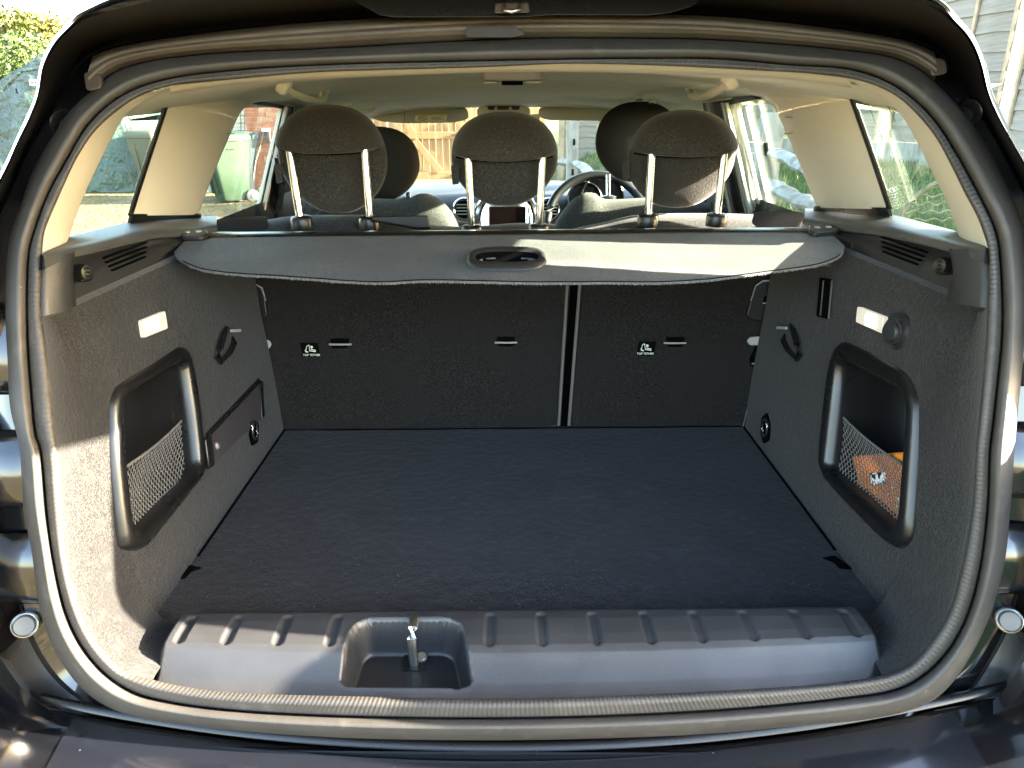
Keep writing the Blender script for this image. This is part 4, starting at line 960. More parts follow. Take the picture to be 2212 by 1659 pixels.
# tops of the rear seat backs behind the luggage cover
def seat_top(par, line, nm, mat, y0=1.475, depth=.14, drop=.10):
    """rounded cushion crest whose far edge follows the line"""
    base = catmull([P(x, y, Y=1.65) for x, y in line], 40); rows = []
    for (dy, dz) in ((-.075, -.10), (-.065, -.035), (-.045, -.010), (-.02, -.002), (0, 0), (.03, -.004), (.06, -.03), (.07, -.12)):
        rows.append([Vector((p.x, p.y + dy, p.z + dz - .0)) for p in base])
    return loft(nm, rows, mat, par)
seat_top(sbl, [(470, 486), (520, 482), (580, 474), (640, 466), (760, 464), (820, 468), (900, 482), (990, 490), (1060, 486), (1120, 482), (1200, 484)], 'seat_crest', 'seat_fabric')
seat_top(sbr, [(1240, 494), (1300, 482), (1370, 466), (1450, 461), (1550, 461), (1640, 464), (1690, 472), (1735, 484)], 'seat_crest', 'seat_fabric')
for (x, y, w, par) in ((650, 466, 40, sbl), (797, 467, 38, sbl), (1019, 486, 40, sbl), (1164, 484, 38, sbl), (1400, 462, 40, sbr), (1549, 460, 42, sbr)):
    c = P(x, y, Y=1.565)
    disc_ring('post_collar', c + Vector((0, 0, -.006)), (0, -.05, 1), [(.022, -.02), (.022, .0), (.020, .004), (.014, .006), (.009, .0065)], 'smooth_plastic', par, n=22)
bz = slab('belt_outlet', rounded([P(x, y, Y=1.53) for x, y in ((808, 470), (926, 468), (932, 496), (905, 497), (806, 480))], .006), (0, -1, .3), .02, 'plastic', sbl, bevel=.004)
for s, q in ((-1, [(466, 492), (476, 482), (500, 476), (580, 474), (575, 484), (548, 492)]), (1, [(1632, 476), (1624, 466), (1700, 462), (1738, 468), (1730, 484), (1660, 488)])):
    bg_ = slab('belt_guide', rounded([P(x, y, Y=1.52) for x, y in q], .01), (0, -.35, 1), .008, 'plastic', sbl if s < 0 else sbr, bevel=.003, back=.012)
    x_, y_ = (526, 481) if s < 0 else (1682, 473)
    slab('guide_slot', rounded([P(x_ + a, y_ + b, Y=1.52) + Vector((0, -.002, .0085)) for a, b in ((-36, 3), (-28, -4), (34, -5), (26, 4))], .006), (0, -.35, 1), .001, 'black_gap', bg_)

# ------------------------------------------------------------------ front seats, dash, wheel
def front_seat(xc, line, hrc, hw, hh, pst):
    base = catmull([P(x, y, Y=2.42) for x, y in line], 40); rows = []
    for dy, dz in ((-.06, -.55), (-.085, -.20), (-.085, -.06), (-.07, -.02), (-.03, 0), (.03, -.01), (.07, -.06), (.08, -.5)):
        rows.append([Vector((p.x, p.y + dy, p.z + dz)) for p in base])
    fs = loft('front_seat', rows, 'seat_fabric', car)
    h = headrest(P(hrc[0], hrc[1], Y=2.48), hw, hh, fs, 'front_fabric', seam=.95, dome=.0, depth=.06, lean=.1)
    for (x, y0, y1) in pst:
        tube('headrest_post', [P(x, y1, Y=2.44), P(x, y0, Y=2.46)], .0075, 'chrome', h, n=12)
        disc_ring('post_collar', P(x, y1 - 2, Y=2.44), (0, 0, 1), [(.026, -.01), (.026, .002), (.012, .006), (.004, .006)], 'smooth_plastic', h, n=16)
    return fs
front_seat(-.36, [(676, 500), (690, 465), (712, 432), (760, 426), (868, 427), (890, 424), (905, 417), (925, 416), (950, 428), (975, 455), (996, 500)], (818, 355), .132, .116, [(768, 400, 432), (882, 418, 432)])
front_seat(.38, [(1190, 502), (1205, 470), (1235, 430), (1262, 414), (1285, 416), (1310, 428), (1420, 424), (1500, 430), (1530, 445), (1556, 500)], (1376, 308), .133, .123, [(1314, 378, 428), (1436, 378, 428)])
# dashboard
rows = []
for (y, z) in ((2.98, -.62), (2.97, -.45), (2.99, -.37), (3.05, -.335), (3.25, -.318), (3.6, -.325), (3.85, -.36)):
    rows.append([v(x, y + .05 * (x / .65) ** 2, z + .006 * math.cos(x * 7)) for x in np.linspace(-.68, .70, 30)])
dash = loft('dashboard', rows, 'dash', car)
def dT(x, y, d=2.93): return P(x, y, Y=d)
for (x, y) in ((1003, 452), (1186, 452)):
    c = dT(x, y); vr_ = disc_ring('air_vent', c, (0, -1, .1), [(.046, -.02), (.046, .0), (.042, .006), (.036, .004), (.034, -.004)], 'chrome', dash, n=24)
    disc_ring('vent_core', c, (0, -1, .1), [(.034, -.006), (.034, -.003), (.001, -.003)], 'black_gap', vr_, n=20)
    for k in range(4): tube('vent_vane', [c + Vector((-.030, -.004, -.018 + .012 * k)), c + Vector((.030, -.004, -.018 + .012 * k))], .0022, 'pale_strip', vr_, n=6)
cc_ = dT(1095, 474, 2.90)
ring_ = disc_ring('centre_instrument', cc_, (0, -1, .15), [(.125, -.03), (.128, 0), (.122, .012), (.110, .014), (.102, .004), (.100, -.006)], 'chrome', dash, n=44)
slab('display_screen', rounded([dT(x, y, 2.885) for x, y in ((1056, 446), (1136, 446), (1136, 500), (1056, 500))], .008), (0, -1, .1), .006, 'screen', ring_, bevel=.002)
for k in range(2):
    x = 1050 if k == 0 else 1142
    tube('screen_trim', [dT(x, 444, 2.88), dT(x + (3 if k else -3), 470, 2.88), dT(x, 498, 2.88)], .004, 'pale_strip', ring_, n=8)
for (x, y, r) in ((1262, 432, .07), (1300, 424, .085)):
    disc_ring('instrument_dial', dT(x, y, 3.0), (0, -1, .2), [(r, -.04), (r, .02), (r * .94, .024), (r * .88, .01), (r * .86, -.01), (.002, -.012)], 'smooth_plastic', dash, n=28)
wc = P(1290, 486, Y=2.86)
wr = [wc + Vector((.192 * math.cos(a), -.36 * .192 * math.sin(a) * -1, .192 * math.sin(a) * .93)) for a in np.linspace(0, 2 * math.pi, 49)[:-1]]
whl = tube('steering_wheel', wr, .0165, 'wheel_leather', car, n=12, closed=True)
tube('wheel_spoke', [wc + Vector((-.18, 0, -.01)), wc + Vector((-.05, .03, -.01)), wc + Vector((.05, .03, -.01)), wc + Vector((.18, 0, -.01))], .014, 'wheel_leather', whl, n=8)
disc_ring('wheel_hub', wc + Vector((0, .035, 0)), (0, -1, .3), [(.075, -.02), (.078, .0), (.06, .02), (.002, .026)], 'smooth_plastic', whl, n=24)
# cabin floor, so that no light comes up from below
box('cabin_floor', v(.013, 2.4, -1.02), (1.5, 2.9, .04), 'deep_plastic', car)

# ================================================================== LUGGAGE COVER
cover = empty('luggage_cover', v(.013, 1.29, -.30), 'grey retractable luggage cover drawn a little out behind the rear seats', 'luggage cover')
def cz_(y): return -.206 - .032 * max(0, (1.30 - y) / .23) ** 1.2
def PC(x, y):
    d = ray(x, y); lo, hi = .6, 2.0
    for _ in range(40):
        t = (lo + hi) / 2
        if d.z * t > cz_(d.y * t): lo = t
        else: hi = t
    p = d * t; p.z += CZ; return p
bk = [(394, 521), (470, 514), (800, 509), (1106, 506), (1500, 502), (1740, 503), (1802, 510)]
ft = [(376, 546), (383, 561), (408, 575), (450, 586), (520, 594), (640, 602), (760, 610), (830, 613), (900, 610), (1106, 612), (1300, 612), (1420, 613), (1520, 607), (1640, 592), (1720, 580), (1780, 568), (1815, 553), (1825, 532)]
b3 = catmull([PC(x, y) for x, y in bk], 120); f3 = catmull([PC(x, y) for x, y in ft], 120)
f3.sort(key=lambda p: p.x)
rows = []
for u in np.linspace(0, 1, 30):
    r = []
    for a, b in zip(b3, f3):
        p = a.lerp(b, u); p.z += (.0030 * noise.noise(Vector((p.x * 5, p.y * 9, 2))) * u + .0006 * noise.noise(Vector((p.x * 30, p.y * 22, 7)))); r.append(p)
    rows.append(r)
hc_ = PC(1095, 562); hp_ = PC(1010, 562); hw_ = abs(hc_.x - hp_.x) * .70; hd_ = abs(PC(1095, 548).y - PC(1095, 577).y) / 2 * .8
V = [p for r in rows for p in r]
def inh(p): return (abs(p.x - hc_.x) / (hw_ * .92)) ** 2.6 + (abs(p.y - hc_.y) / (hd_ * 1.0)) ** 2.6 < 1
ff = [f for f in grid_faces(30, 120) if not inh(sum((V[k] for k in f), Vector()) / 4)]
flap = mk('cover_flap', V, ff, 'cover_fabric', cover, solid=.0025)
# frayed front edge
Vf = []; Ff = []
for i in range(900):
    k = random.uniform(8, 117); j = int(k); p = rows[-1][j].lerp(rows[-1][j + 1], k - j); L_ = random.uniform(.001, .0042); w = .0007
    q = p + Vector((random.uniform(-.001, .001), -L_, -L_ * random.uniform(.3, 1.1))); b0 = len(Vf)
    Vf += [p + Vector((-w, 0.001, .0003)), p + Vector((w, 0.001, .0003)), q]; Ff.append((b0, b0 + 1, b0 + 2))
tag(mk('frayed_edge', Vf, Ff, 'fringe', flap, recalc=False), kind='stuff')
tube('hem_stitching', [p + Vector((0, .004, .0016)) for p in rows[-1][6:-5]], .0008, 'black_gap', flap, n=5)
# handle: raised oval rim round the slot
K = 64
def oval(ax, ay, h):
    r = []
    for k in range(K):
        t = 2 * math.pi * k / K; cx, sx_ = math.cos(t), math.sin(t)
        x = hc_.x + ax * math.copysign(abs(cx) ** (2 / 3.2), cx); y = hc_.y + ay * math.copysign(abs(sx_) ** (2 / 2.4), sx_)
        r.append(Vector((x, y, CZ + cz_(y) + h)))
    return r
ow = abs(hc_.x - PC(1009, 562).x); od = abs(PC(1095, 540).y - PC(1095, 586).y) / 2
hdl = loft('pull_handle', [oval(ow, od, .001), oval(ow * .99, od * .98, .004), oval(ow * .94, od * .86, .008), oval(ow * .86, od * .64, .0085), oval(ow * .80, od * .50, .0055)], 'plastic', cover, close=True)
loft('handle_slot', [oval(ow * .80, od * .50, .0055), oval(ow * .775, od * .45, .001), oval(ow * .77, od * .44, -.030)], 'black_gap', hdl, close=True)  # slot walls coloured black in place of the shade inside
# unseen panel added behind the cassette to keep sun off the seat backs
loft('sun_leak_panel', [[v(x, y, z) for x in np.linspace(-.63, .655, 20)] for y, z in ((1.345, -.232), (1.42, -.250), (1.50, -.258), (1.60, -.262))], 'seat_fabric', cover, solid=.002)
# cassette tube and end caps
ca, cb = P(440, 503, Y=1.335), P(1765, 492, Y=1.335)
prof = [(-.030, -.012), (-.028, -.002), (-.018, .004), (.0, .006), (.022, .004), (.030, -.006), (.028, -.03), (.0, -.045), (-.028, -.03)]
rows = [[p + Vector((0, a, b - .006)) for a, b in prof] for p in [ca.lerp(cb, u) for u in np.linspace(0, 1, 12)]]
cas = loft('cassette', rows, 'smooth_plastic', cover, close=True, cap=True)
for s in (-1, 1):
    q = [(388, 508), (446, 505), (452, 513), (438, 520), (392, 521)] if s < 0 else [(1745, 496), (1802, 495), (1812, 508), (1758, 513), (1746, 507)]
    zt = .004
    pl = [PC(x, y) + Vector((0, 0, zt)) for x, y in q]
    ec_ = slab('end_fitting', rounded(pl, .008), (0, -.1, 1), .005, 'plastic', cover, bevel=.002, back=.004)
    for (x, y) in (((407, 513), (431, 512)) if s < 0 else ((1764, 503), (1788, 502))):
        disc_ring('rivet', PC(x, y) + Vector((0, 0, zt + .005)), (0, -.1, 1), [(.0055, 0), (.0045, .0018), (.001, .0022)], 'grey_plastic', ec_, n=14)
    tube('end_pin', [PC(*q[0 if s < 0 else 1]) + Vector((0, 0, zt)), PC(*q[0 if s < 0 else 1]) + Vector((s * .035, .005, zt))], .006, 'smooth_plastic', ec_)

# orange case in the right-hand pocket
oc = empty('case', PWALL(1905, 1120, 1, -.05), 'orange printed case stowed behind the net of the right-hand pocket', 'case')
n = WN(1)
def OC(x, y, o=-.026): return PWALL(x, y, 1, o)
pan = slab('case_body', rounded([OC(1846, 985), OC(1974, 975), OC(1978, 1150), OC(1930, 1146), OC(1866, 1078)], .006), n, .004, 'orange_cloth', oc, bevel=.002, back=.05)
slab('case_flap', [OC(1925, 985, -.020), OC(1972, 978, -.020), OC(1972, 1003, -.020), OC(1935, 1003, -.020)], n, .003, 'orange_plain', oc, back=.004)
slab('case_print', [OC(1880, 1022, -.021), OC(1912, 1020, -.021), OC(1914, 1046, -.021), OC(1884, 1048, -.021)], n, .001, 'case_label', pan)
for (x, y, w, h) in ((1918, 1108, 9, 6), (1942, 1080, 5, 6), (1941, 1094, 5, 4), (1928, 1052, 4, 4)):
    slab('case_print', rounded([OC(x - w, y - h, -.021), OC(x + w, y - h + 2, -.021), OC(x + w, y + h, -.021), OC(x - w, y + h - 2, -.021)], .003), n, .001, 'label_white', pan)

# ================================================================== OUTSIDE
M('gravel', (0.21, 0.160, 0.076), 0.95, var=[((0.055, 0.044, 0.026), 17, .46, .60), ((0.34, 0.265, 0.13), 26, .56, .68), ((0.11, 0.086, 0.046), 2.2, .42, .66)], bump=[(16, 1.0, 'voronoi'), (60, .6, 'noise')], spec=.2)  # darker noise patches stand in for speckled shadow on the stones
M('turf', (0.06, 0.080, 0.028), 0.95, var=((0.11, 0.125, 0.05), 5, .4, .65), bump=[(50, .8, 'noise')], spec=.1)
M('grass_blade', (0.11, 0.155, 0.048), 0.8, var=((0.22, 0.22, 0.10), 3, .42, .62), spec=.2)
M('fence_wood', (0.215, 0.185, 0.145), 0.85, var=[((0.12, 0.104, 0.080), 7, .45, .70), ((0.27, 0.24, 0.19), 2.4, .45, .7)], bump=[(60, .5, 'noise')], stretch=(.22, .22, 2.4), spec=.15)
M('batten_wood', (0.38, 0.29, 0.18), 0.85, var=((0.26, 0.20, 0.13), 8, .4, .7), spec=.15)
M('weathered_wood', (0.27, 0.255, 0.22), 0.9, var=((0.15, 0.14, 0.12), 12, .45, .7), bump=[(35, .9, 'noise')], stretch=(1, 1, .35), spec=.1)
M('rail_wood', (0.30, 0.29, 0.265), 0.9, var=((0.15, 0.14, 0.125), 9, .46, .66), bump=[(28, 1.0, 'noise')], spec=.1)
M('wicker', (0.16, 0.15, 0.09), 0.9, var=((0.09, 0.085, 0.05), 20, .45, .65))
M('concrete_post', (0.42, 0.41, 0.38), 0.9, bump=[(80, .4, 'noise')], var=((0.33, 0.32, 0.30), 5, .4, .7))
M('gate_wood', (0.30, 0.175, 0.078), 0.8, var=[((0.22, 0.125, 0.055), 6, .42, .7), ((0.36, 0.23, 0.11), 2, .45, .7)], bump=[(50, .4, 'noise')], stretch=(2.2, 1, .18), spec=.2)
M('brick', (0.26, 0.095, 0.050), 0.9, var=((0.19, 0.070, 0.042), 3.1, .42, .62), bump=[(70, .5, 'noise')], spec=.1)
M('brick_pale', (0.30, 0.15, 0.085), 0.9, var=((0.23, 0.125, 0.08), 4, .4, .65), bump=[(70, .5, 'noise')], spec=.1)
M('mortar', (0.32, 0.28, 0.23), 0.95, bump=[(90, .4, 'noise')])
M('tarp', (0.036, 0.064, 0.050), 0.45, var=((0.024, 0.044, 0.036), 1.6, .4, .7), bump=[(2.6, 1.0, 'noise'), (8, .8, 'noise')], spec=.5)
M('tarp_grey', (0.06, 0.075, 0.062), 0.5, bump=[(5, .6, 'noise')])
M('bin_green', (0.020, 0.042, 0.021), 0.6, bump=[(12, .1, 'noise')])
M('bin_grey', (0.05, 0.058, 0.062), 0.5)
M('bin_olive', (0.060, 0.062, 0.036), 0.5)
M('shed_board', (0.26, 0.27, 0.25), 0.7, bump=[(20, .2, 'noise')])
M('wire_dark', (0.05, 0.055, 0.05), 0.6)
M('lamp_white', (0.75, 0.78, 0.80), 0.3)
M('bark', (0.10, 0.075, 0.05), 0.95, bump=[(30, .8, 'noise')])
def leafmat(name, c1, c2):
    m = M(name, c1, 0.55, var=(c2, 1.3, .42, .6), spec=.3)
    b = m.node_tree.nodes['Principled BSDF']; b.inputs['Transmission Weight'].default_value = 0.0
    b.inputs['Subsurface Weight'].default_value = 0.0
    return m
leafmat('leaf_dark', (0.045, 0.080, 0.020), (0.085, 0.120, 0.030)); leafmat('leaf_gold', (0.075, 0.090, 0.016), (0.13, 0.115, 0.024)); leafmat('leaf_mid', (0.08, 0.13, 0.030), (0.14, 0.17, 0.04))

def bank(x, y):
    """height of the ground: gravel yard, rising to a grass bank on the right"""
    x0 = 1.15 - .045 * max(0, y); w = 1.0
    return .62 * sstep(x0, x0 + w, x) + .13 * sstep(x0 + w, x0 + w + 3, x)
# gravel yard: one wide sheet
tag(mk('gravel_ground', [(-400, -400, 0), (400, -400, 0), (400, 500, 0), (-400, 500, 0)], [(0, 1, 2, 3)], 'gravel', None, smooth=False), kind='structure')
xs = np.concatenate([np.linspace(.35, 3, 40), np.linspace(3.2, 14, 28)]); ys = np.linspace(-6, 26, 90)
rows = [[Vector((x, y, bank(x, y) - .02 + .03 * noise.noise(Vector((x, y, 0))) * sstep(.0, .3, bank(x, y)))) for x in xs] for y in ys]
tag(loft('grass_bank', rows, 'turf', None), kind='structure')
V = []; Fc = []
rng = np.random.default_rng(3)
cnt = 0
while cnt < 42000:
    x = rng.uniform(.6, 7.5); y = rng.uniform(2.0, 14)
    h0 = bank(x, y)
    if h0 < .1: continue
    h = rng.uniform(.03, .10); a = rng.uniform(0, 6.28); w = .006 + .002 * (y > 7); b0 = len(V)
    dx, dy = math.cos(a) * w, math.sin(a) * w; lx, ly = rng.normal(0, .03, 2)
    V += [(x - dx, y - dy, h0 - .03), (x + dx, y + dy, h0 - .03), (x + lx, y + ly, h0 + h)]; Fc.append((b0, b0 + 1, b0 + 2)); cnt += 1
g = mk('grass', V, Fc, 'grass_blade', None, smooth=False, recalc=False); tag(g, 'short rough grass covering the bank right of the car', 'grass', kind='stuff')

# ---- lapped panel fence on the bank: every board its own piece
bm_ = {}
def shared(name, key, verts, faces, mat, smooth=False):
    if key not in bm_:
        me = bpy.data.meshes.new(name); me.from_pydata([tuple(p) for p in verts], [], faces); me.materials.append(MATS[mat])
        bm = bmesh.new(); bm.from_mesh(me); bmesh.ops.recalc_face_normals(bm, faces=bm.faces); bm.to_mesh(me); bm.free(); bm_[key] = me
    return bm_[key]
def inst(name, key, parent, loc, rot=(0, 0, 0)):
    o = bpy.data.objects.new(name, bm_[key]); COL.objects.link(o); o.parent = parent; o.location = loc; o.rotation_euler = rot; return o
def boxverts(sx, sy, sz, jit=0.0, seed=0):
    r = random.Random(seed); n = 7; V = []; F_ = []
    for i in range(n):
        x = -sx / 2 + sx * i / (n - 1.0); a = r.uniform(-jit, jit); b = r.uniform(-jit * .4, jit * .4)
        V += [(x, -sy / 2, -sz / 2 + a), (x, sy / 2, -sz / 2 + a), (x, sy / 2, sz / 2 + b), (x, -sy / 2, sz / 2 + b)]
    for i in range(n - 1):
        for k in range(4): F_.append((4 * i + k, 4 * i + (k + 1) % 4, 4 * (i + 1) + (k + 1) % 4, 4 * (i + 1) + k))
    F_ += [(0, 1, 2, 3), tuple(4 * (n - 1) + k for k in range(4))]
    return V, F_
def fence_panel(a, b, z0, hgt, label, nb=18, gravel=True):
    a = Vector((a[0], a[1], z0)); b = Vector((b[0], b[1], z0)); L = (b - a).length; ang = math.atan2(b.y - a.y, b.x - a.x)
    e = empty('lapped_fence', (a + b) / 2, label, 'fence panel', 'lapped fence panels along the bank'); e.rotation_euler = (0, 0, ang); LOCALS.add(e.name)
    ex = (hgt - .18) / nb
    for k in range(nb):
        key = ('board', round(L, 2), k % 6)
        if key not in bm_: shared('board', key, *boxverts(L - .05, .012, ex * 1.28, .010, k), 'fence_wood')
        inst('board', key, e, (0, .008 * (k % 2) - .004, .20 + ex * (k + .5)), (-.10 if True else 0, 0, random.uniform(-.002, .002)))
    for f in (-.47, -.16, .16, .47):
        key = ('batten', hgt)
        if key not in bm_: shared('batten', key, *boxverts(hgt - .2, .022, .04), 'batten_wood')
        for sgn in (-1, 1): inst('batten', key, e, (f * L, sgn * .026, .19 + (hgt - .2) / 2), (0, math.pi / 2, 0))
    key = ('cap', round(L, 2))
    if key not in bm_: shared('capping', key, *boxverts(L, .06, .03), 'batten_wood')
    inst('capping', key, e, (0, 0, hgt + .035))
    if gravel:
        key = ('gravelboard', round(L, 2))
        if key not in bm_: shared('gravel_board', key, *boxverts(L - .02, .04, .28, .01, 5), 'weathered_wood')
        inst('gravel_board', key, e, (0, 0, .04))
    return e
def post(x, y, z0, h, w, mat, label, group, nm='fence_post'):
    o = box(nm, (x, y, z0 + h / 2 - .1), (w, w, h + .2), mat, None, bevel=.008); return tag(o, label, 'post', group)
FP = [(1.02, 14.0), (2.70, 12.6), (3.95, 11.2), (4.65, 9.55), (4.95, 7.75), (4.88, 5.95), (4.75, 4.15)]
FL = ['grey lapped fence panel seen straight ahead through the windscreen', 'grey lapped fence panel behind the driver headrest', 'pale lapped fence panel seen through the right rear door window', 'pale lapped fence panel behind the right pillar', 'pale lapped fence panel seen through the right rear quarter window', 'bright lapped fence panel at the top right corner beyond the bodywork']
for k in range(6):
    (x0, y0), (x1, y1) = FP[k], FP[k + 1]; d = Vector((x1 - x0, y1 - y0)).normalized() * .06
    zz = min(bank(x0, y0), bank(x1, y1)) + .05
    fence_panel((x0 + d.x, y0 + d.y), (x1 - d.x, y1 - d.y), zz, 1.80 if k != 5 else 1.86, FL[k])
for k in (0, 1, 2, 3, 4, 5):
    x, y = FP[k]
    post(x, y, bank(x, y), 1.95, .11, 'concrete_post', ['concrete fence post left of the windscreen fence panel', 'concrete fence post behind the driver headrest', 'concrete fence post at the left of the right door window view', 'concrete fence post behind the right centre pillar', 'concrete fence post left of the right quarter window view', 'pale concrete fence post at the top right beside the car roof corner'][k], 'concrete fence posts')

# ---- old split-rail fence in front of the bank
rf = empty('rail_fence', (1.9, 5.4, bank(1.9, 5.4)), 'weathered split-rail fence with pale sagging rails beside the car', 'rail fence')
def rough_post(px, Yd, w, top_y, z0):
    c = P(px, 300, Y=Yd); zt = P(px, top_y, Y=Yd).z; rows = []
    for i in range(14):
        u = i / 13.0; z = z0 + (zt - z0) * u; k = 1 - .22 * sstep(.9, 1, u)
        rows.append([Vector((c.x + (w / 2 * k + .006 * noise.noise(Vector((a, u * 4, px)))) * math.copysign(min(1, abs(1.25 * math.cos(a))), math.cos(a)), Yd + w * .42 * k * math.copysign(min(1, abs(1.25 * math.sin(a))), math.sin(a)), z)) for a in np.linspace(0, 2 * math.pi, 17)[:-1]])
    o = loft('post', rows, 'weathered_wood', rf, close=True, cap=True, angle=40); return o, c
p1, c1 = rough_post(1662, 5.45, .165, 243, bank(1.9, 5.45) - .1)
p2, c2 = rough_post(1237, 10.3, .155, 236, bank(.95, 10.3) - .1)
for (po, Yd, lst) in ((p1, 5.45, ((1654, 322, 5, 14), (1640, 452, 6, 12))), (p2, 10.3, ((1240, 307, 2.5, 7), (1237, 372, 2.5, 7)))):
    for (x, y, w, h) in lst:
        slab('mortise', [P(x + a * w, y + b * h, Y=Yd - .073) for a, b in ((-1, -1), (1, -1), (1, 1), (-1, 1))], (0, -1, 0), .004, 'black_gap', po)
def rail(pts, r):
    c = catmull(pts, 22); V, F_ = tube_geo(c, [r * (1 + .22 * math.sin(i * 1.7) * .5 + .1 * math.sin(i * .9)) * (0.55 + .45 * sstep(0, 2.5, i) * sstep(21, 18.5, i)) for i in range(22)], 10, flat=.62)
    V = [p + Vector((0, 0, .012 * noise.noise(p * 6))) for p in V]
    return mk('rail', V, F_, 'rail_wood', rf, angle=50)
rail([P(1240, 350, Y=10.25), P(1262, 362, Y=9.6), P(1290, 385, Y=8.8), P(1400, 400, Y=7.4), P(1660, 330, Y=5.5)], .075)
rail([P(1238, 416 - 0, Y=10.25), P(1270, 425, Y=9.4), P(1320, 440, Y=8.2), P(1640, 452, Y=5.5)], .07)
rail([P(1239, 352, Y=10.3), P(1212, 350, Y=11.5), P(1190, 352, Y=12.6)], .07)
rail([P(1236, 412, Y=10.3), P(1200, 404, Y=11.6), P(1180, 400, Y=12.6)], .07)
rail([P(1668, 330, Y=5.4), P(1700, 340, Y=4.9), P(1760, 372, Y=4.2), P(1900, 440, Y=3.2)], .06)
rail([P(1664, 452 - 60, Y=5.4), P(1700, 418, Y=4.9), P(1745, 440, Y=4.5), P(1790, 462, Y=4.15), P(1900, 560, Y=3.2)], .065)
bpy.data.objects.remove([o for o in rf.children if o.name.startswith('rail')][0]) if False else None

# pale ribbed arch lying in the grass beside the right quarter window
ar = empty('wicker_arch', P(2040, 470, Y=5.0), 'pale arched wicker edging with wavy bands lying in the grass', 'wicker edging')
ac0 = P(2060, 490, Y=4.6)
def archp(a, r): return ac0 + Vector((r * math.cos(a), -.15 * r * math.sin(a) + .1, r * math.sin(a) * .95))
tube('rim', [archp(a, .30) for a in np.linspace(.05, math.pi - .05, 26)], .014, 'wicker', ar, n=8)
for k in range(5):
    zz = .03 + .05 * k; hw2 = math.sqrt(max(.01, .28 ** 2 - zz ** 2))
    tube('woven_band', [ac0 + Vector((x, .1 - .15 * zz, zz + .009 * math.sin(x * 60 + k * 2))) for x in np.linspace(-hw2, hw2, 40)], .006, 'wicker', ar, n=6)

# ---- gates straight ahead
GY = 15.0
def gate(x0p, x1p, label, brace, hinge=None):
    x0 = P(x0p, 330, Y=GY).x; x1 = P(x1p, 330, Y=GY).x; zb = .10; ztop = 2.0
    e = empty('wooden_gate', ((x0 + x1) / 2, GY, 0), label, 'gate', 'pair of boarded gates')
    n = max(2, round((x1 - x0) / .125)); w = (x1 - x0) / n
    for k in range(n):
        hh = random.uniform(-.01, .01)
        box('board', (x0 + w * (k + .5), GY + random.uniform(-.004, .004), (zb + ztop) / 2 + hh), (w - .010, .022, ztop - zb), 'gate_wood', e, bevel=.003)
    for (yp0, yp1) in ((285, 300), (371.5, 387)):
        za = P(900, yp1, Y=GY).z; zc2 = P(900, yp0, Y=GY).z
        box('rail', ((x0 + x1) / 2, GY - .034, (za + zc2) / 2), (x1 - x0 - .02, .040, zc2 - za), 'gate_wood', e, bevel=.004)
    box('rail', ((x0 + x1) / 2, GY - .034, 1.86), (x1 - x0 - .02, .040, .14), 'gate_wood', e, bevel=.004)
    for (a, b) in brace:
        pa_, pb_ = P(*a, Y=GY - .03), P(*b, Y=GY - .03); d = (pb_ - pa_).normalized(); nn = Vector((-d.z, 0, d.x)) * .062
        slab('brace', [pa_ + nn, pb_ + nn, pb_ - nn, pa_ - nn], (0, -1, 0), .032, 'gate_wood', e, bevel=.004)
    for (x, y) in hinge or []:
        c = P(x, y, Y=GY - .07); box('hinge', c, (.14, .02, .03), 'wire_dark', e, bevel=.003)
        disc_ring('hinge_knuckle', c + Vector((.06, -.005, -.03)), (0, 0, 1), [(.018, 0), (.018, .06), (.002, .06)], 'dull_metal', e, n=12)
    return e
gate(690, 838, 'boarded wooden gate leaf at the left of the windscreen view', [((760, 300), (815, 372))])
gate(842, 1000, 'boarded wooden gate leaf with a diagonal brace seen through the windscreen', [((895, 302), (951, 371)), ((863, 232), (889, 284)), ((985, 255), (1010, 286))], [((983), 291), ((979), 379)])
gate(1006, 1178, 'boarded wooden gate leaf hidden mostly behind the middle headrest', [((1040, 302), (1120, 372))])
for (xp, lab) in ((684, 'timber gate post at the left end of the gates'), (1003, 'timber gate post between the gates behind the middle headrest')):
    c = P(xp, 330, Y=GY + .02); tag(box('gate_post', (c.x, GY + .12, 1.0), (.12, .12, 2.2), 'gate_wood', None, bevel=.006), lab, 'post', 'gate posts')
c = P(1212, 330, Y=13.2)
tag(box('timber_post', (c.x, 13.2, 1.2), (.10, .10, 2.5), 'batten_wood', None, bevel=.006), 'brown timber post left of the grey rail fence post', 'post')
c = P(1219, 330, Y=13.3)
tp2 = empty('trellis', (c.x, 13.3, 0), 'narrow brown slatted trellis behind the rail fence post', 'trellis')
for k in range(12): box('slat', (c.x + .07, 13.35, .5 + .16 * k), (.24, .02, .05), 'batten_wood', tp2)
for k in range(2): box('upright', (c.x + .0 + .16 * k, 13.32, 1.3), (.035, .03, 2.4), 'batten_wood', tp2)

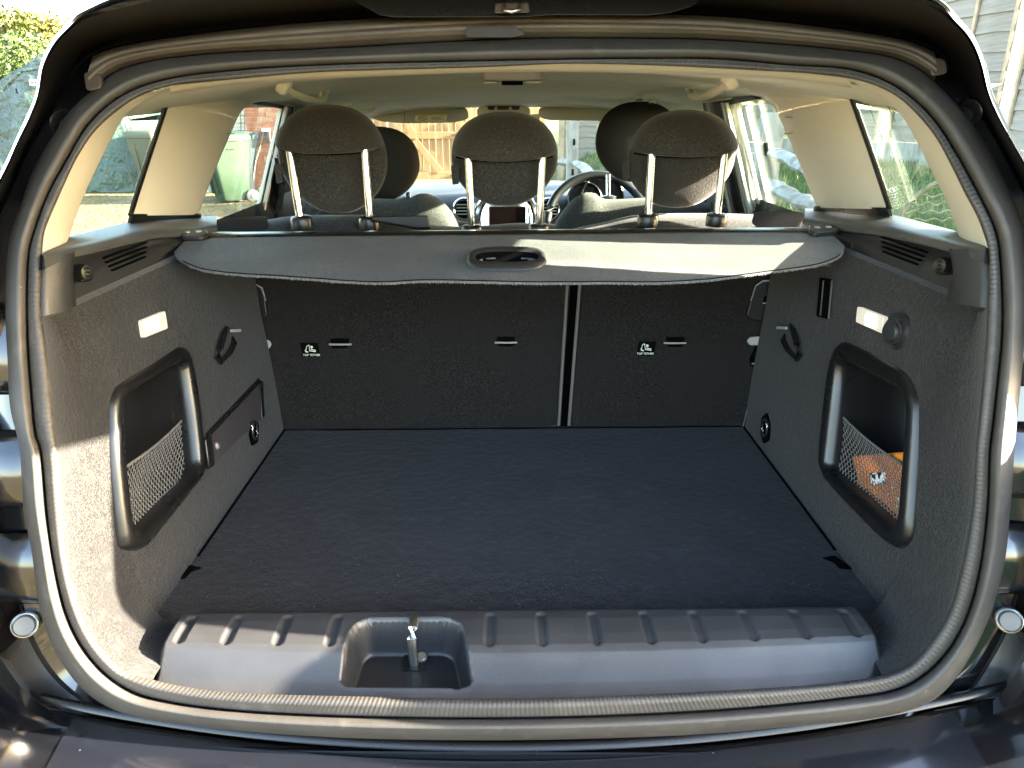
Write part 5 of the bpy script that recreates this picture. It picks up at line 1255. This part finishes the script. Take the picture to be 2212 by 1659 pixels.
# ---- brick wall of the outbuilding at the left, bricks laid one by one
BY = 12.6
bx0, bx1 = P(539, 330, Y=BY).x, P(690, 330, Y=BY).x
bw = empty('brick_wall', ((bx0 + bx1) / 2, BY, 0), 'red brick wall of an outbuilding seen through the left rear door window', 'brick wall')
box('mortar_core', ((bx0 + bx1) / 2, BY + .115, 1.25), (bx1 - bx0 - .012, .21, 2.5), 'mortar', bw)
nbk = 0
for r in range(33):
    z = .0375 + .075 * r; off = 0 if r % 2 == 0 else -.1125; x = bx0 + off
    while x < bx1 - .02:
        a, b = max(x, bx0), min(x + .215, bx1)
        if b - a > .05:
            key = ('brick', round(b - a, 2), random.random() < .22)
            if key not in bm_: shared('brick', key, *boxverts(b - a, .10, .064, .0015, 1), 'brick_pale' if key[2] else 'brick')
            inst('brick', key, bw, (0, 0, 0)); o = bw.children[-1] if False else None
            nbk += 1
            ob = COL.objects[-1]; ob.location = ((a + b) / 2 - bw.location.x, .048 + random.uniform(-.003, .002), z)
        x += .2250
wl_ = P(574, 281, Y=BY - .05)
lp_ = empty('wall_lamp', wl_, 'small white wall lamp mounted on the red brick wall', 'lamp')
box('lamp_body', wl_, (.12, .09, .045), 'lamp_white', lp_, bevel=.01); box('lamp_bracket', wl_ + Vector((.03, .03, -.10)), (.05, .06, .16), 'wire_dark', lp_, bevel=.008)
tag(tube('wall_cable', [P(570, 285, Y=BY - .012), P(561, 320, Y=BY - .012), P(552, 350, Y=BY - .012), P(547, 385, Y=BY - .012)], .008, 'mortar', None, n=6), 'thin pale cable running down the brick wall below the lamp', 'cable')
# white boarded shed with wire trellis between pillar and brick wall
sx0, sx1 = P(300, 330, Y=13.6).x, P(545, 330, Y=13.6).x
sh = empty('shed', ((sx0 + sx1) / 2, 13.6, 0), 'pale boarded shed side between the green bin and the brick wall', 'shed')
for k in range(16): box('board', ((sx0 + .55 * (sx1 - sx0) + sx1) / 2 * 1.0, 13.6 + .004 * (k % 2), .07 + .14 * k), ((sx1 - sx0) * .42, .02, .134), 'shed_board', sh)
tr = empty('wire_trellis', P(536, 330, Y=12.9), 'dark wire trellis panel in front of the pale shed boards', 'trellis')
for k in range(4): tube('wire', [P(520 + 8 * k, 240, Y=12.9), P(522 + 8 * k, 408, Y=12.9)], .008, 'wire_dark', tr, n=5)
for k in range(10): tube('wire', [P(514, 250 + 16 * k, Y=12.9), P(546, 250 + 16 * k, Y=12.9)], .007, 'wire_dark', tr, n=5)

# ---- wheelie bins
def wheelie(px, Yd, ang, mat, label, hgt=1.07):
    c = P(px, 412, Y=Yd); e = empty('wheelie_bin', (c.x, Yd, 0), label, 'wheelie bin', 'wheelie bins by the shed'); e.rotation_euler = (0, 0, ang); LOCALS.add(e.name)
    rows = []
    for (z, hx, hy, dy) in ((.04, .20, .20, .03), (.06, .215, .215, .03), (.5, .24, .26, .01), (.93, .275, .32, 0), (.94, .29, .335, 0), (.97, .29, .335, 0)):
        rows.append([Vector((p.x, p.y + dy, z)) for p in rounded([(-hx, -hy, 0), (hx, -hy, 0), (hx, hy, 0), (-hx, hy, 0)], .05, 4)])
    loft('body', rows, mat, e, close=True, cap=True, angle=45)
    rows = [[Vector((p.x, p.y, z)) for p in rounded([(-hx, -hy, 0), (hx, -hy, 0), (hx, hy, 0), (-hx, hy, 0)], .06, 4)] for z, hx, hy in ((.972, .30, .345), (1.0, .30, .345), (1.045, .27, .31), (1.065, .20, .24), (1.07, .1, .1))]
    loft('lid', rows, mat, e, close=True, cap=True, angle=45)
    for sgn in (-1, 1):
        wv = disc_ring('wheel', (sgn * .25, .26, .10), (sgn, 0, 0), [(.02, -.03), (.085, -.03), (.10, -.02), (.10, .02), (.085, .03), (.02, .03)], 'wire_dark', e, n=20)
        disc_ring('hub', (sgn * .285, .26, .10), (sgn, 0, 0), [(.04, 0), (.035, .008), (.002, .01)], 'bin_grey', wv, n=14)
    tube('handle', [(-.26, .36, .98), (-.2, .41, 1.0), (.2, .41, 1.0), (.26, .36, .98)], .016, mat, e, n=8)
    for k in (-1, 1): box('panel_rib', (k * .11, -.262, .5), (.02, .04, .72), mat, e, rot=(.09, 0, 0), bevel=.006)
    return e
wheelie(497, 12.2, -.9, 'bin_green', 'bright green wheelie bin seen through the left rear door window')
wheelie(529, 12.75, -1.2, 'bin_grey', 'dark grey wheelie bin half hidden behind the bright green bin')
wheelie(344, 13.8, -.25, 'bin_olive', 'olive wheelie bin seen at the top of the left quarter window')

# ---- green tarpaulin shelter, far left
TY = 13.7
tt = empty('tarpaulin_shelter', (P(120, 400, Y=TY).x, TY, 0), 'dark green tarpaulin shelter with a sloping roof at the far left', 'shelter')
xr_b = P(331, 411, Y=TY).x; xr_t = P(262, 262, Y=TY).x; zt_r = P(262, 262, Y=TY).z
xl = P(-330, 300, Y=TY).x; zl = P(70, 116, Y=TY).z
pr = P(72, 117, Y=TY)
def top_z(x): return interp(x, [xl, pr.x - 1.2, pr.x, pr.x + .7, xr_t, xr_b], [1.65, 1.70, pr.z, pr.z - .05, zt_r, zt_r])
rows = []
for i in range(40):
    u = i / 39.0; r = []
    for j in range(90):
        w = j / 89.0; xb = xl + (xr_b - xl) * w; xt = xl + (xr_t - xl) * w; z1 = top_z(xt); z = .01 + (z1 - .01) * u
        x = xb + (xt - xb) * u; f = .09 * noise.noise(Vector((x * 1.3, z * 1.1, 0))) + .10 * abs(noise.noise(Vector((x * 2.2 + z * .8, z * .9, 9)))) + .04 * noise.noise(Vector((x * 4 + z * 2, z * 3, 5)))
        r.append(Vector((x, TY + .25 * u + f, z)))
    rows.append(r)
front = loft('front_sheet', rows, 'tarp', tt)
topr = rows[-1]
loft('roof_sheet', [topr, [p + Vector((.02, .0, .03)) for p in topr], [Vector((p.x, p.y + 1.2, p.z + .12 + .05 * noise.noise(p * 2))) for p in topr], [Vector((p.x, p.y + 2.6, p.z - .1)) for p in topr]], 'tarp', tt)
side = [r[-1] for r in rows]
loft('side_sheet', [side, [p + Vector((.10, .9, 0)) for p in side], [p + Vector((.12, 2.6, 0)) for p in side]], 'tarp_grey', tt)
tube('ridge_pole', [P(-60, 232, Y=TY - .1), P(0, 200, Y=TY - .1), P(48, 152, Y=TY - .1), P(110, 146, Y=TY - .1)], .03, 'tarp', tt, n=8)
tube('corner_pole', [Vector((xr_t, TY - .0, zt_r)), Vector(((xr_t * .75 + xr_b * .25), TY - .03, zt_r * .74))], .018, 'rail_wood', tt, n=8)
tube('seam', [P(272, 356, Y=TY - .1), P(283, 385, Y=TY - .08), P(290, 411, Y=TY - .05)], .016, 'tarp_grey', tt, n=6)
slab('maker_label', [P(x, y, Y=TY - .06) for x, y in ((63, 171), (90, 173), (90, 186), (64, 184))], (0, -1, 0), .004, 'sticker_white', front)
for (xa, xb) in ((67, 72), (75, 79), (81, 88)): slab('label_mark', [P(x, y, Y=TY - .066) for x, y in ((xa, 176), (xb, 176.5), (xb, 181), (xa, 180.5))], (0, -1, 0), .003, 'print_dark', front)
slab('slit', [P(x, y, Y=TY - .07) for x, y in ((33, 192), (36, 191), (39, 202), (37, 203))], (0, -1, 0), .003, 'black_gap', front)

# ---- trees and hedges
def leaf_cloud(name, parent, mat, blobs, n, size, seed):
    rg = np.random.default_rng(seed); bl = np.array(blobs); wts = bl[:, 3] ** 2; wts = wts / wts.sum()
    k = rg.choice(len(bl), n, p=wts); d = rg.normal(size=(n, 3)); d /= np.linalg.norm(d, axis=1)[:, None]
    r = rg.uniform(.62, 1.03, n) ** 1.0; c = bl[k, :3] + d * (bl[k, 3] * r)[:, None] * np.array([1, 1, .85])
    a = rg.normal(size=(n, 3)); a /= np.linalg.norm(a, axis=1)[:, None]; b = np.cross(a, rg.normal(size=(n, 3))); b /= np.linalg.norm(b, axis=1)[:, None]
    s = (size * rg.uniform(.6, 1.4, n))[:, None]
    V = np.stack([c - a * s, c + b * s * .55, c + a * s, c - b * s * .55], axis=1).reshape(-1, 3)
    Fc = np.arange(n * 4).reshape(-1, 4)
    return mk(name, V.tolist(), Fc.tolist(), mat, parent, smooth=False, recalc=False)
def tree(nm, label, cat, base, h, blobs, mat, n, size, seed, group=None):
    e = empty(nm, base, label, cat, group); b = Vector(base)
    tk = tube('trunk', [b + Vector((0, 0, -.1)), b + Vector((.05, 0, h * .3)), b + Vector((-.04, .05, h * .6)), b + Vector((0, 0, h * .85))], [.13, .10, .07, .02], 'bark', e, n=10)
    rg = random.Random(seed)
    for k in range(6):
        bb = rg.choice(blobs); st_ = b + Vector((0, 0, h * rg.uniform(.3, .7)))
        tube('limb', [st_, st_.lerp(Vector(bb[:3]), .5) + Vector((0, 0, .1)), Vector(bb[:3])], [.05, .03, .012], 'bark', tk, n=6)
    leaf_cloud('crown', e, mat, blobs, n, size, seed); return e
def blobs_box(x0, x1, y0, y1, z0, z1, r, n, seed):
    rg = random.Random(seed); return [(rg.uniform(x0, x1), rg.uniform(y0, y1), rg.uniform(z0, z1), r * rg.uniform(.7, 1.25)) for _ in range(n)]
c = P(60, 100, Y=19)
tree('golden_tree', 'sunlit golden-green tree rising behind the green shelter at top left', 'tree', (c.x, 19.5, 0), 3.2, blobs_box(c.x - 3.2, c.x + 1.2, 18.6, 20.4, 1.7, 3.25, .66, 36, 5), 'leaf_gold', 52000, .055, 5)
c = P(0, 150, Y=17)
tree('dark_hedge', 'dark green hedge at the far left behind the green shelter', 'hedge', (c.x - 1, 17.3, 0), 2.4, blobs_box(c.x - 4, c.x + .6, 16.9, 17.9, .4, 2.45, .55, 34, 6), 'leaf_dark', 42000, .048, 6)
c = P(310, 260, Y=16.2)
tree('bright_shrub', 'bright leafy shrub behind the shelter seen through the left quarter window', 'shrub', (c.x, 16.4, 0), 1.9, blobs_box(c.x - 1.3, c.x + 1.4, 15.9, 17, .4, 1.75, .5, 22, 7), 'leaf_gold', 30000, .045, 7)
c = P(2076, 2, Y=9.5)
tree('garden_tree', 'yellow-green tree showing above the fence at top right', 'tree', (c.x + .5, 10.5, bank(6, 10)), 3.0, blobs_box(c.x - .4, c.x + 1.6, 9.9, 11.5, 2.2, 3.1, .5, 14, 8), 'leaf_gold', 14000, .06, 8)
